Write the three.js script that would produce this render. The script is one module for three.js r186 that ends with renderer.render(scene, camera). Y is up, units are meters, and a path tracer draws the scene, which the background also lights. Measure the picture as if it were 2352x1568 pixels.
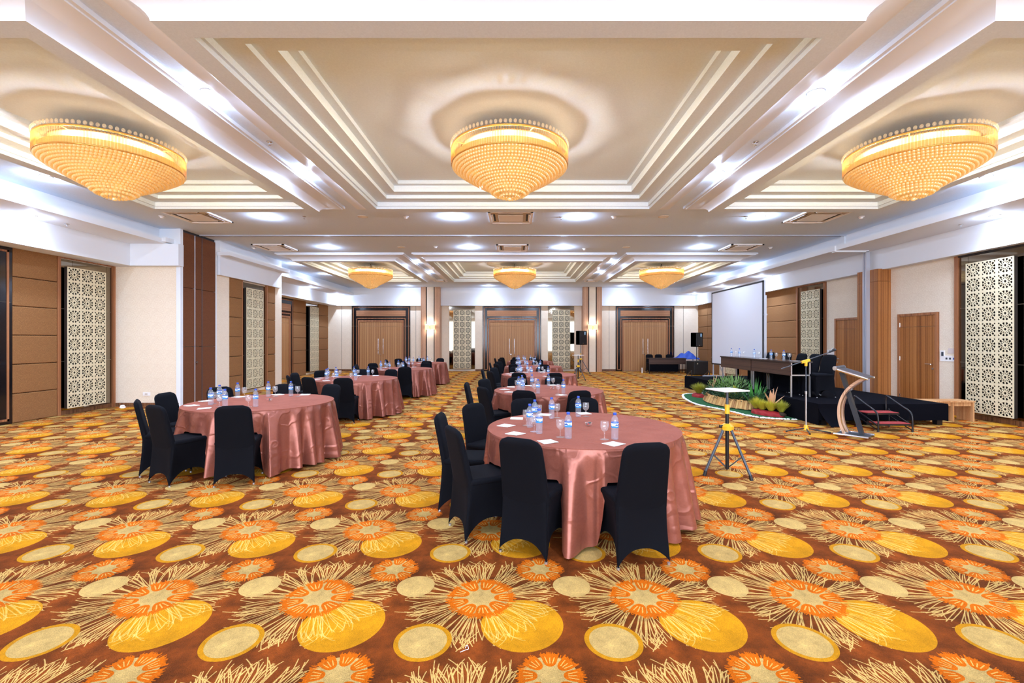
import * as THREE from 'three';
import { RoundedBoxGeometry } from 'three/addons/geometries/RoundedBoxGeometry.js';
import { RectAreaLightUniformsLib } from 'three/addons/lights/RectAreaLightUniformsLib.js';
import { mergeGeometries, mergeVertices, toCreasedNormals } from 'three/addons/utils/BufferGeometryUtils.js';

// ---------------------------------------------------------------- camera, light, exposure
// x to the right, y up, the hall runs away along -z; "d" below is the distance in front of the camera (z = -d).
const scene = new THREE.Scene();
scene.background = new THREE.Color(0x000000);
const renderer = new THREE.WebGLRenderer({ antialias: true });
renderer.toneMapping = THREE.LinearToneMapping;
renderer.toneMappingExposure = 0.93;
renderer.shadowMap.enabled = true;
const camera = new THREE.PerspectiveCamera(2 * Math.atan(784 / 1050) * 180 / Math.PI, 2352 / 1568, 0.05, 80);
camera.position.set(0, 1.585, 0);
camera.lookAt(0, 1.585, -10);
camera.setViewOffset(2352, 1568, -10, 3, 2352, 1568);
const COOL = new THREE.Color(0.69, 0.87, 1.20), WARM = new THREE.Color(1.0, 0.98, 0.97), DAY = new THREE.Color(0.80, 0.94, 1.14);
const DOWNLIGHT_CD = 26.0, SPILL_CD = 3.4, CHANDELIER_CD = 2.7, SCONCE_CD = 0.35, WINDOW_L = 8.0;
RectAreaLightUniformsLib.init();
// daylight: three tall windows in the back wall, behind the camera (seen in the far mirrors); their glowing panes are built with that wall
for (const x of [-6.2, 0, 5.9]) { const L = new THREE.RectAreaLight(DAY, WINDOW_L, 5.4, 3.5); L.position.set(x, 2.05, 7.9); L.lookAt(x, 2.05, -10); L.name = 'window_daylight'; scene.add(L); }

// ---------------------------------------------------------------- helpers
const PI = Math.PI, TAU = PI * 2;
function rng(seed) { let s = seed | 0; return () => { s = (s + 0x6d2b79f5) | 0; let t = Math.imul(s ^ (s >>> 15), 1 | s); t = (t + Math.imul(t ^ (t >>> 7), 61 | t)) ^ t; return ((t ^ (t >>> 14)) >>> 0) / 4294967296; }; }
const lerp = (a, b, t) => a + (b - a) * t, clamp = (x, a, b) => Math.min(b, Math.max(a, x));
const smooth = (a, b, x) => { const t = clamp((x - a) / (b - a), 0, 1); return t * t * (3 - 2 * t); };
const V = (x, y, d) => new THREE.Vector3(x, y, -d);
const taken = new Map();
function numbered(name) { const n = taken.get(name) ?? 0; taken.set(name, n + 1); return n ? name + '_' + String(n).padStart(3, '0') : name; }
function uvBox(g, s = 1) {            // metric uv from position, by the way each face points
  if (g.index) g = g.toNonIndexed();
  const p = g.attributes.position, n = g.attributes.normal, uv = new Float32Array(p.count * 2);
  for (let i = 0; i < p.count; i++) {
    const ax = Math.abs(n.getX(i)), ay = Math.abs(n.getY(i)), az = Math.abs(n.getZ(i));
    let u, v;
    if (ax >= ay && ax >= az) { u = p.getZ(i); v = p.getY(i); } else if (az >= ay) { u = p.getX(i); v = p.getY(i); } else { u = p.getX(i); v = p.getZ(i); }
    uv[2 * i] = u * s; uv[2 * i + 1] = v * s;
  }
  g.setAttribute('uv', new THREE.BufferAttribute(uv, 2));
  return g;
}
function bx(x0, x1, y0, y1, d0, d1) { const g = new THREE.BoxGeometry(x1 - x0, y1 - y0, d1 - d0); g.translate((x0 + x1) / 2, (y0 + y1) / 2, -(d0 + d1) / 2); return uvBox(g); }
function rbx(w, h, d, r = 0.01, seg = 2) { return uvBox(new RoundedBoxGeometry(w, h, d, seg, r)); }
function cyl(a, b, r0, r1 = r0, seg = 12) {
  const dir = new THREE.Vector3().subVectors(b, a), L = dir.length(), g = new THREE.CylinderGeometry(r1, r0, L, seg, 1);
  g.applyQuaternion(new THREE.Quaternion().setFromUnitVectors(new THREE.Vector3(0, 1, 0), dir.normalize()));
  g.translate((a.x + b.x) / 2, (a.y + b.y) / 2, (a.z + b.z) / 2);
  return g.toNonIndexed();
}
function bar(a, b, w, h) {            // square bar from a to b
  const dir = new THREE.Vector3().subVectors(b, a), L = dir.length(), g = new THREE.BoxGeometry(w, L, h);
  g.applyQuaternion(new THREE.Quaternion().setFromUnitVectors(new THREE.Vector3(0, 1, 0), dir.normalize()));
  g.translate((a.x + b.x) / 2, (a.y + b.y) / 2, (a.z + b.z) / 2);
  return g.toNonIndexed();
}
function tube(points, r, seg = 24, rad = 8) { return new THREE.TubeGeometry(new THREE.CatmullRomCurve3(points), seg, r, rad, false).toNonIndexed(); }
function lathe(pts, seg = 24) { return new THREE.LatheGeometry(pts.map((p) => new THREE.Vector2(p[0], p[1])), seg).toNonIndexed(); }
function join(list) {
  const c = list.map((g) => { const h = g.index ? g.toNonIndexed() : g.clone(); for (const k of Object.keys(h.attributes)) if (!['position', 'normal', 'uv'].includes(k)) h.deleteAttribute(k); if (!h.attributes.uv) h.setAttribute('uv', new THREE.BufferAttribute(new Float32Array(h.attributes.position.count * 2), 2)); return h; });
  return c.length === 1 ? c[0] : mergeGeometries(c);
}
function part(name, geo, mat, parent) {
  const m = new THREE.Mesh(Array.isArray(geo) ? join(geo) : geo, mat);
  m.name = name; m.castShadow = m.receiveShadow = true; parent.add(m); return m;
}
function tag(o, label, category, group, kind) { o.userData.label = label; o.userData.category = category; if (group) o.userData.group = group; if (kind) o.userData.kind = kind; return o; }
function thing(name, label, category, pos = [0, 0, 0], turn = 0, group) {
  const o = new THREE.Group(); o.name = numbered(name); scene.add(o);
  o.position.set(pos[0], pos[1], -pos[2]); o.rotation.y = turn;
  return tag(o, label, category, group);
}
function single(name, geo, mat, label, category, group) { const m = part(numbered(name), geo, mat, scene); return tag(m, label, category, group); }
function struct(name, label, category = 'room') { const o = new THREE.Group(); o.name = name; scene.add(o); taken.set(name, 1); return tag(o, label, category, undefined, 'structure'); }
function copy(src, pos, turn, label, group) {
  const c = src.clone(); c.name = numbered(src.name.replace(/_\d{3}$/, '')); scene.add(c);
  c.position.set(pos[0], pos[1], -pos[2]); c.rotation.set(0, turn, 0); c.userData = { ...src.userData };
  c.userData.label = label; if (group) c.userData.group = group; return c;
}

// ---------------------------------------------------------------- textures and materials
function canvas(w, h) { const c = document.createElement('canvas'); c.width = w; c.height = h; return c; }
function tex(c, rx = 1, ry = 1, srgb = true) { const t = new THREE.CanvasTexture(c); if (srgb) t.colorSpace = THREE.SRGBColorSpace; t.wrapS = t.wrapT = THREE.RepeatWrapping; t.repeat.set(rx, ry); t.magFilter = THREE.LinearFilter; return t; }
function noiseField(n, seed, octs) {  // tileable value noise, n x n, 0..1
  const out = new Float32Array(n * n), r = rng(seed); let tot = 0;
  for (const [cells, amp] of octs) {
    const gd = new Float32Array(cells * cells).map(() => r()); tot += amp;
    for (let y = 0; y < n; y++) for (let x = 0; x < n; x++) {
      const fx = x / n * cells, fy = y / n * cells, ix = Math.floor(fx), iy = Math.floor(fy), sx = fx - ix, sy = fy - iy, ux = sx * sx * (3 - 2 * sx), uy = sy * sy * (3 - 2 * sy);
      const a = gd[(iy % cells) * cells + ix % cells], b = gd[(iy % cells) * cells + (ix + 1) % cells], c = gd[((iy + 1) % cells) * cells + ix % cells], e = gd[((iy + 1) % cells) * cells + (ix + 1) % cells];
      out[y * n + x] += amp * lerp(lerp(a, b, ux), lerp(c, e, ux), uy);
    }
  }
  for (let i = 0; i < out.length; i++) out[i] /= tot;
  return out;
}
function grayTex(n, f, rx, ry) { const c = canvas(n, n), x = c.getContext('2d'), im = x.createImageData(n, n); for (let i = 0; i < n * n; i++) { const v = clamp(f[i], 0, 1) * 255; im.data[4 * i] = im.data[4 * i + 1] = im.data[4 * i + 2] = v; im.data[4 * i + 3] = 255; } x.putImageData(im, 0, 0); return tex(c, rx, ry, false); }
function tintTex(n, f, a, b, rx, ry) { const c = canvas(n, n), x = c.getContext('2d'), im = x.createImageData(n, n); for (let i = 0; i < n * n; i++) { const v = clamp(f[i], 0, 1); for (let k = 0; k < 3; k++) im.data[4 * i + k] = lerp(a[k], b[k], v); im.data[4 * i + 3] = 255; } x.putImageData(im, 0, 0); return tex(c, rx, ry); }

function woodTex(seed, dark, mid, light, rx, ry, fine = 1) {   // grain runs along v
  const n = 512, c = canvas(n, n), x = c.getContext('2d'), im = x.createImageData(n, n), r = rng(seed);
  const cols = [[7, 0.55], [23, 0.6], [61, 0.7], [140, 0.8]].map(([k, a]) => [k, a, new Float32Array(k).map(() => r())]);
  const wob = noiseField(n, seed + 5, [[3, 1], [6, 0.5]]), fl = noiseField(n, seed + 9, [[128, 1]]);
  for (let j = 0; j < n; j++) for (let i = 0; i < n; i++) {
    let s = 0, tt = 0; const off = (wob[j * n + i] - 0.5) * 0.05;
    for (const [k, a, g] of cols) { const f = (((i / n + off) % 1 + 1) % 1) * k, q = Math.floor(f), u = f - q, w = u * u * (3 - 2 * u); s += a * lerp(g[q % k], g[(q + 1) % k], w); tt += a; }
    let v = clamp((s / tt - 0.5) * 1.7 + 0.5 + (fl[j * n + i] - 0.5) * 0.16 * fine, 0, 1);
    const A = v < 0.5 ? dark : mid, B = v < 0.5 ? mid : light, u = v < 0.5 ? v * 2 : v * 2 - 1;
    for (let k = 0; k < 3; k++) im.data[4 * (j * n + i) + k] = lerp(A[k], B[k], u);
    im.data[4 * (j * n + i) + 3] = 255;
  }
  x.putImageData(im, 0, 0);
  return tex(c, rx, ry);
}
const std = (o) => new THREE.MeshStandardMaterial(o), phy = (o) => new THREE.MeshPhysicalMaterial(o);
const C = (r, g, b) => new THREE.Color().setRGB(r / 255, g / 255, b / 255, THREE.SRGBColorSpace);

function carpetTexture() {
  const S = 1536, c = canvas(S, S), x = c.getContext('2d'), r = rng(11);
  const BROWN = '#703510', GOLD = '#bb7d10', BEIGE = '#bd9a5a', ORANGE = '#c95f06', LINE = '#c29c58';
  x.fillStyle = BROWN; x.fillRect(0, 0, S, S);
  const tiles = (f) => { for (let a = -1; a <= 1; a++) for (let b = -1; b <= 1; b++) { x.save(); x.translate((0.5 + a) * S, (0.5 + b) * S); x.scale(S / 1.005, -S / 1.005); f(); x.restore(); } };
  const disc = (cx, cy, rx, ry, col) => { x.fillStyle = col; x.beginPath(); x.ellipse(cx, cy, rx, ry, 0, 0, TAU); x.fill(); };
  const wob = (cx, cy, rad, amp, k, col, seed) => { const q = rng(seed); const ph = [q() * TAU, q() * TAU]; x.fillStyle = col; x.beginPath(); for (let i = 0; i <= 90; i++) { const a = i / 90 * TAU, rr = rad * (1 + amp * Math.sin(2 * a + ph[0]) + amp * 0.6 * Math.sin(3 * a + ph[1])); x.lineTo(cx + Math.cos(a) * rr, cy + Math.sin(a) * rr); } x.fill(); };
  // line burst: nine lobes of forked strokes
  const strokes = [];
  const lobes = 9;
  for (let l = 0; l < lobes; l++) {
    const a0 = 0.28 + l / lobes * TAU, n = 19;
    for (let i = 0; i < n; i++) {
      const u = i / (n - 1) * 2 - 1, sa = a0 + u * 0.24 + (r() - 0.5) * 0.05, ea = a0 + u * 0.32 + (r() - 0.5) * 0.3, er = 0.435 - 0.03 * u * u + (r() - 0.5) * 0.04;
      strokes.push([sa, 0.17 + 0.02 * r(), ea, er]);
      if (r() < 0.75) { const k = 0.62 + 0.25 * r(), ma = lerp(sa, ea, k), mr = lerp(0.18, er, k); strokes.push([ma, mr, ma + (r() < 0.5 ? -1 : 1) * (0.07 + 0.1 * r()), mr + 0.07 + 0.04 * r()]); }
    }
  }
  const burst = (col, w, sc = 1) => { x.strokeStyle = col; x.lineWidth = w; x.lineCap = 'round'; for (const [sa, sr, ea, er] of strokes) { const ma = lerp(sa, ea, 0.42), mr = lerp(sr, er, 0.5); x.beginPath(); x.moveTo(Math.cos(sa) * sr, Math.sin(sa) * sr); x.quadraticCurveTo(Math.cos(ma) * mr, Math.sin(ma) * mr, Math.cos(ea) * er * sc, Math.sin(ea) * er * sc); x.stroke(); } };
  const flower = (cx, cy, R, petals, seed, fringe) => {
    const q = rng(seed);
    x.save(); x.translate(cx, cy);
    x.fillStyle = BEIGE; x.beginPath(); for (let i = 0; i <= 60; i++) { const a = i / 60 * TAU; x.lineTo(Math.cos(a) * R * 0.86, Math.sin(a) * R * 0.86); } x.fill();
    for (let p = 0; p < petals; p++) {
      const a = p / petals * TAU + (q() - 0.5) * 0.12, wdt = PI / petals * R * 0.74;
      x.save(); x.rotate(a); x.fillStyle = ORANGE;
      x.beginPath(); x.moveTo(R * 0.40, 0); x.bezierCurveTo(R * 0.40, wdt * 0.62, R * 0.62, wdt * 0.85, R * 0.97, wdt * 0.95); x.lineTo(R * 0.97, -wdt * 0.95); x.bezierCurveTo(R * 0.62, -wdt * 0.85, R * 0.40, -wdt * 0.62, R * 0.40, 0); x.fill();
      x.strokeStyle = '#d9a352'; x.lineWidth = R * 0.035; for (const s of [-0.42, 0, 0.42]) { x.beginPath(); x.moveTo(R * 0.54, s * wdt * 0.6); x.quadraticCurveTo(R * 0.7, s * wdt * 1.0, R * 0.85, s * wdt * 1.3); x.stroke(); }
      x.restore();
    }
    x.strokeStyle = ORANGE; x.lineWidth = R * 0.028; x.lineCap = 'round';
    for (let i = 0; i < 190; i++) { const a = q() * TAU, r0 = R * (0.8 + 0.1 * q()), r1 = R * (0.98 + fringe * q()), b = a + (q() - 0.5) * 0.13; x.beginPath(); x.moveTo(Math.cos(a) * r0, Math.sin(a) * r0); x.lineTo(Math.cos(b) * r1, Math.sin(b) * r1); x.stroke(); }
    x.restore();
  };
  tiles(() => burst(LINE, 0.0054));
  tiles(() => { wob(0.25, -0.262, 0.232, 0.01, 2, GOLD, 3); });
  tiles(() => { x.save(); x.beginPath(); x.ellipse(0.25, -0.262, 0.228, 0.226, 0, 0, TAU); x.clip(); x.globalAlpha = 0.5; burst('#d8b870', 0.005, 0.95); x.restore(); });
  tiles(() => { wob(-0.43, 0.13, 0.122, 0.02, 2, BEIGE, 5); wob(-0.275, -0.412, 0.152, 0.012, 2, GOLD, 6); wob(-0.275, -0.412, 0.127, 0.012, 2, BEIGE, 6); });
  tiles(() => { flower(0, 0, 0.203, 9, 21, 0.11); flower(0.38, 0.345, 0.155, 8, 22, 0.12); });
  // pile: uneven dye of the yarn
  const N = 512, fine = noiseField(N, 31, [[256, 1], [128, 0.6], [64, 0.3]]), blot = noiseField(N, 32, [[6, 1], [14, 0.8], [40, 0.5]]);
  const im = x.getImageData(0, 0, S, S), d = im.data;
  for (let j = 0; j < S; j++) for (let i = 0; i < S; i++) {
    const k = 4 * (j * S + i), q = (j % N) * N + (i % N), bl = blot[Math.floor(j * N / S) * N + Math.floor(i * N / S)];
    const br = d[k] < 150 ? 1 : 0.45, f = 1 + (fine[q] - 0.5) * 0.42 + (bl - 0.5) * 0.85 * br;
    d[k] = clamp(d[k] * f, 0, 255); d[k + 1] = clamp(d[k + 1] * f, 0, 255); d[k + 2] = clamp(d[k + 2] * f, 0, 255);
  }
  x.putImageData(im, 0, 0);
  return tex(c);
}
const fineN = noiseField(256, 71, [[128, 1], [64, 0.5]]), cloudN = noiseField(256, 72, [[4, 1], [9, 0.7], [22, 0.5]]), crumple = noiseField(512, 73, [[5, 1], [11, 0.8], [23, 0.4]]);
const ridged = crumple.map((v, i) => 0.35 * (1 - Math.abs(v - 0.5) * 5) + 0.65 * Math.max(0, 1 - Math.abs(crumple[(i * 1 + 131 * 512 + 77) % (512 * 512)] - 0.5) * 16));
const M = {};
M.carpet = phy({ map: carpetTexture(), roughness: 1, specularIntensity: 0.2, bumpMap: grayTex(256, fineN, 4, 4), bumpScale: 0.004 });
M.white = std({ color: C(232, 235, 240), roughness: 0.7 });
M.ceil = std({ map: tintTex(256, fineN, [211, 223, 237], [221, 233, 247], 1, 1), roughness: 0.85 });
M.gloss = std({ color: C(230, 234, 240), roughness: 0.32 });
M.paper = std({ map: tintTex(256, noiseField(256, 81, [[64, 1], [128, 0.9], [32, 0.4]]).map((v) => (v - 0.5) * 2.2 + 0.5), [226, 206, 180], [250, 236, 215], 3, 3), roughness: 0.85 });
M.felt = std({ map: tintTex(256, fineN.map((v) => (v - 0.5) * 1.6 + 0.5), [118, 76, 38], [172, 122, 72], 3, 3), roughness: 1, bumpMap: grayTex(256, fineN, 6, 6), bumpScale: 0.002 });
M.feltDark = std({ map: tintTex(256, fineN.map((v) => (v - 0.5) * 1.6 + 0.5), [84, 44, 18], [128, 74, 38], 3, 3), roughness: 0.95 });
M.wood = std({ map: woodTex(3, [112, 62, 24], [160, 98, 46], [194, 132, 72], 1.7, 0.3), roughness: 0.42 });
M.woodDoor = std({ map: woodTex(4, [120, 76, 40], [170, 118, 70], [204, 158, 108], 2.8, 0.25), roughness: 0.5 });
M.woodPale = std({ map: woodTex(6, [150, 100, 70], [196, 150, 116], [220, 182, 152], 0.8, 0.25), roughness: 0.5 });
M.trim = std({ map: woodTex(5, [120, 70, 38], [160, 102, 62], [186, 128, 86], 2, 0.5), roughness: 0.5 });
M.skirting = std({ map: woodTex(7, [84, 50, 28], [118, 76, 46], [140, 96, 62], 2, 0.5), roughness: 0.5 });
M.wenge = std({ map: (() => { const t = woodTex(8, [36, 22, 18], [64, 42, 34], [92, 64, 52], 1.4, 0.35); t.rotation = PI / 2; return t; })(), roughness: 0.45 });
M.woodFlat = std({ map: (() => { const t = woodTex(4, [120, 72, 42], [170, 116, 76], [200, 150, 108], 0.8, 0.25); t.rotation = PI / 2; return t; })(), roughness: 0.5 });
M.benchWood = std({ map: woodTex(9, [166, 104, 58], [204, 146, 92], [226, 180, 128], 1.2, 0.4), roughness: 0.55 });
M.granite = std({ map: tintTex(256, fineN, [16, 13, 14], [34, 30, 32], 3, 3), roughness: 0.12 });
M.mirror = std({ color: C(140, 128, 110), metalness: 1, roughness: 0.04 });
M.lattice = std({ color: C(226, 212, 176), roughness: 0.42 });
M.darkEdge = std({ color: C(34, 26, 22), roughness: 0.5 });
M.joint = std({ color: C(52, 34, 22), roughness: 0.9 });
M.chrome = std({ color: C(225, 226, 230), metalness: 1, roughness: 0.18 });
M.steel = std({ color: C(196, 198, 202), metalness: 0.9, roughness: 0.38 });
M.alu = std({ color: C(200, 203, 212), metalness: 0.5, roughness: 0.4 });
M.black = std({ color: C(20, 20, 22), roughness: 0.5 });
M.blackMetal = std({ color: C(24, 25, 29), roughness: 0.32 });
M.greyMetal = std({ color: C(74, 80, 88), roughness: 0.36, metalness: 0.3 });
M.blackCloth = phy({ map: tintTex(256, fineN, [8, 8, 12], [18, 18, 25], 8, 8), roughness: 1, specularIntensity: 0.08 });
M.spandex = phy({ map: tintTex(256, fineN, [5, 6, 11], [11, 12, 19], 10, 10), roughness: 0.8, specularIntensity: 0.22, sheen: 0.16, sheenColor: C(70, 82, 112), sheenRoughness: 0.45 });
M.satin = phy({ map: tintTex(512, noiseField(512, 91, [[8, 1], [90, 0.6], [180, 0.6]]), [136, 76, 61], [160, 94, 77], 1, 1), roughness: 0.3, metalness: 0.4, bumpMap: grayTex(512, ridged, 0.8, 0.7), bumpScale: 0.004, sheen: 0.15, sheenColor: C(240, 190, 175), sheenRoughness: 0.4 });
M.satinTop = phy({ map: M.satin.map, metalness: 0, roughness: 0.75, specularIntensity: 0.12, bumpMap: grayTex(512, ridged, 0.8, 0.8), bumpScale: 0.003, sheen: 0.05, sheenColor: C(240, 190, 175), sheenRoughness: 0.5 });
M.glass = phy({ color: 0xffffff, transmission: 0.95, thickness: 0, roughness: 0.03, ior: 1.5 });
M.pet = phy({ color: C(244, 248, 255), transmission: 0.9, thickness: 0, roughness: 0.05, ior: 1.5 });
M.cap = std({ color: C(36, 76, 176), roughness: 0.4 });
M.napkin = std({ color: C(246, 244, 242), roughness: 0.9 });
M.screen = std({ color: C(212, 212, 217), roughness: 0.9 });
M.plastic = std({ color: C(250, 246, 244), roughness: 0.4 });
M.vent = std({ color: C(205, 192, 176), roughness: 0.6 });
M.yellow = std({ color: C(242, 186, 44), roughness: 0.35 });
M.lamp = std({ color: 0xffffff, emissive: COOL, emissiveIntensity: 7 });
M.bulb = std({ color: 0xffffff, emissive: new THREE.Color(1, 0.84, 0.56), emissiveIntensity: 5 });
M.shade = std({ color: C(255, 240, 205), emissive: new THREE.Color(1, 0.70, 0.34), emissiveIntensity: 0.75, roughness: 0.6 });
M.gold = std({ color: C(226, 176, 92), metalness: 0.85, roughness: 0.25 });

// ================================================================ the setting
const HALL = { near: -8, far: 23.42, left: -9.63, right: 9.3, top: 4.25 };
const floor = part('floor', (() => { const g = bx(-10.2, 9.9, -0.12, 0, HALL.near - 0.3, 23.9), p = g.attributes.position, uv = g.attributes.uv; for (let i = 0; i < p.count; i++) uv.setXY(i, (p.getX(i) + 0.218) / 1.005 + 0.5, (-p.getZ(i) - 2.819) / 1.005 + 0.5); return g; })(), M.carpet, scene);
tag(floor, 'patterned brown and gold carpet with orange starburst flowers', 'carpet', undefined, 'structure'); taken.set('floor', 1);

// ---- ceiling: flat slabs, six coffers with stepped insides, side bulkheads, far header
const ceiling = struct('ceiling', 'white plaster ceiling with stepped coffers and dropped edges', 'ceiling');
const COFFX = [[-7.0, -3.79], [-2.83, 2.70], [3.70, 7.0]], COFFD = [[3.53, 8.80], [14.27, 19.52]];
{
  const e = 0.3, xs = COFFX.map(([a, b]) => [a - e, b + e]), ds = COFFD.map(([a, b]) => [a - e, b + e]), T = HALL.top, U = T + 0.12, list = [];
  const bands = [[HALL.near - 0.3, ds[0][0]], [ds[0][1], 11.6], [11.72, ds[1][0]], [ds[1][1], 23.9]];
  for (const [a, b] of bands) list.push(bx(-10.2, 9.9, T, U, a, b));
  for (const [a, b] of ds) for (const [x0, x1] of [[-10.2, xs[0][0]], [xs[0][1], xs[1][0]], [xs[1][1], xs[2][0]], [xs[2][1], 9.9]]) list.push(bx(x0, x1, T, U, a, b));
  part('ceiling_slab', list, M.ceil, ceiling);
  part('slot_lining', bx(-10.2, 9.9, T + 0.1, U, 11.55, 11.77), M.darkEdge, ceiling);
  const prof = [[0.36, 4.25], [0.36, 4.205], [0.32, 4.205], [0.32, 4.19]];
  for (let i = 9; i >= 0; i--) { const t = i / 9 * PI / 2; prof.push([0.32 - 0.32 * Math.cos(t), 4.05 + 0.14 * Math.sin(t)]); }
  const nCove = prof.length;
  prof.push([-0.2, 4.05], [-0.2, 4.1], [-0.23, 4.1], [-0.23, 4.17], [-0.46, 4.17], [-0.46, 4.23], [-0.65, 4.23], [-0.65, 4.34], [-0.75, 4.34], [-0.75, 4.42]);
  const ring = (x0, x1, d0, d1, pr) => {
    const pos = [];
    const corner = (o, y) => [[x0 - o, y, -(d0 - o)], [x1 + o, y, -(d0 - o)], [x1 + o, y, -(d1 + o)], [x0 - o, y, -(d1 + o)]];
    for (let i = 0; i + 1 < pr.length; i++) { const A = corner(...pr[i]), B = corner(...pr[i + 1]); for (let k = 0; k < 4; k++) { const n = (k + 1) % 4; pos.push(...A[k], ...B[n], ...A[n], ...A[k], ...B[k], ...B[n]); } }
    let g = new THREE.BufferGeometry(); g.setAttribute('position', new THREE.Float32BufferAttribute(pos, 3)); g.computeVertexNormals();
    return uvBox(toCreasedNormals(g, 0.5));
  };
  for (const [d0, d1] of COFFD) for (const [x0, x1] of COFFX) {
    part('coffer_moulding', ring(x0, x1, d0, d1, prof.slice(0, nCove)), M.gloss, ceiling);
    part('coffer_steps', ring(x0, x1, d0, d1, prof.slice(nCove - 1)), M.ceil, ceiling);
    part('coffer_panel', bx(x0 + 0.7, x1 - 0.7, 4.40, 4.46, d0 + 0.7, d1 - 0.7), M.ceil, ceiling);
  }
  const N0 = HALL.near;
  part('bulkhead', [bx(-10.2, -8.53, 3.97, 4.25, N0, 10.93), bx(-10.2, -8.27, 3.86, 3.965, N0, 10.93), bx(-10.2, -9.11, 3.344, 3.86, N0, 10.93)], M.white, ceiling);
  part('bulkhead', [bx(-10.2, -8.53, 3.97, 4.25, 15.66, 23.4), bx(-10.2, -8.27, 3.86, 3.965, 15.66, 23.4), bx(-10.2, -9.11, 3.344, 3.86, 15.66, 23.4)], M.white, ceiling);
  part('bulkhead', [bx(8.36, 9.9, 3.97, 4.25, N0, 23.4), bx(8.10, 9.9, 3.86, 3.965, N0, 23.4), bx(9.09, 9.9, 3.344, 3.86, N0, 23.4)], M.white, ceiling);
  part('header', bx(-9.12, -7.97, 3.344, 3.86, 10.78, 10.95), M.white, ceiling);
  part('header', [bx(-8.2, -7.97, 3.344, 3.86, 12.3, 15.52), bx(-8.2, -7.70, 3.86, 3.956, 12.27, 15.56), bx(-8.2, -7.92, 3.956, 4.25, 12.22, 15.42)], M.white, ceiling);
  part('header_end', bx(-8.53, -8.18, 3.885, 3.99, 10.66, 10.95), M.white, ceiling);
  part('header', [bx(-9.7, -4.5, 3.335, 4.25, 23.2, 23.6), bx(-4.5, 4.1, 3.335, 4.25, 23.2, 23.6), bx(4.1, 9.5, 3.335, 4.25, 23.2, 23.6)], M.white, ceiling);
  // track of the folding partition, and its return down the right-hand bulkhead
  const track = [bx(-8.03, 8.36, 4.225, 4.27, 11.575, 11.61), bx(-8.03, 8.36, 4.235, 4.27, 11.71, 11.735)];
  part('partition_track', track, M.alu, ceiling);
  part('partition_track', [bx(8.32, 8.36, 3.965, 4.25, 11.6, 11.74), bx(8.06, 8.12, 3.84, 3.975, 11.58, 11.76), bx(8.1, 8.95, 3.82, 3.86, 11.6, 11.74)], M.white, ceiling);
}

// ---- walls
const SOF = 3.36;                      // underside of the soffits
const wl = struct('wall_left', 'left wall of cream wallpaper and brown padded panels', 'wall');
const wr = struct('wall_right', 'right wall of cream wallpaper with wood doors', 'wall');
const wf = struct('wall_far', 'far wall of cream wallpaper with three double doors', 'wall');
const wb = struct('wall_back', 'cream back wall of the hall', 'wall');
const panelCache = new Map();
function panels(parent, side, X, d0, d1, rows = 6, cols = 1, y0 = 0.0, y1 = SOF) {   // padded fabric panels on a wall that runs away from the camera
  const h = (y1 - y0) / rows, w = (d1 - d0) / cols, key = w.toFixed(3) + h.toFixed(3);
  if (!panelCache.has(key)) panelCache.set(key, uvBox(new RoundedBoxGeometry(0.045, h - 0.008, w - 0.008, 3, 0.02)));
  part('panel_backing', bx(side < 0 ? X - 0.02 : X, side < 0 ? X : X + 0.02, y0, y1, d0, d1), M.joint, parent);
  for (let r = 0; r < rows; r++) for (let c = 0; c < cols; c++) { const m = part('panel', panelCache.get(key), M.felt, parent); m.position.set(X - side * 0.02, y0 + (r + 0.5) * h, -(d0 + (c + 0.5) * w)); }
}
// left wall, near bay
part('plaster', bx(-10.2, HALL.left, 0, SOF, HALL.near, 10.95), M.paper, wl);
panels(wl, -1, HALL.left, 8.70, 9.56);
panels(wl, -1, HALL.left, 4.6, 5.5);
part('wood_trim', bx(HALL.left, HALL.left + 0.05, 0, SOF, 9.56, 9.62), M.trim, wl);
part('wood_trim', bx(HALL.left, HALL.left + 0.05, 0, SOF, 10.86, 10.93), M.trim, wl);
part('wood_trim', bx(HALL.left, HALL.left + 0.05, SOF - 0.04, SOF, 9.62, 10.86), M.trim, wl);
// left wall, the pier that stores the folding partition
part('plaster', bx(-10.2, -8.06, 0, SOF, 10.93, 11.0), M.paper, wl);
part('upper_plaster', bx(-10.2, -8.06, SOF, 4.25, 10.93, 11.0), M.white, wl);
part('white_jamb', bx(-8.12, -8.02, 0, 4.25, 10.915, 11.0), M.white, wl);
part('plaster', bx(-10.2, -8.12, 0, 4.25, 11.0, 15.7), M.paper, wl);
part('plaster', bx(-8.13, -8.06, 0, SOF, 12.24, 12.83), M.paper, wl);
part('plaster', bx(-8.13, -8.06, 0, SOF, 15.27, 15.7), M.paper, wl);
part('white_jamb', bx(-8.13, -8.03, 0, 4.25, 12.21, 12.25), M.white, wl);
panels(wl, -1, -8.09, 12.83, 13.42);
panels(wl, -1, -8.09, 14.80, 15.27);
part('wood_trim', bx(-8.12, -8.05, 0, SOF, 13.42, 13.47), M.trim, wl);
part('wood_trim', bx(-8.12, -8.05, 0, SOF, 14.76, 14.80), M.trim, wl);
// left wall, far bay
part('plaster', bx(-10.2, HALL.left, 0, SOF, 15.7, 23.9), M.paper, wl);
panels(wl, -1, HALL.left, 19.64, 20.85);
panels(wl, -1, HALL.left, 22.17, 23.3);
panels(wl, -1, HALL.left, 15.75, 16.62);
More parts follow.
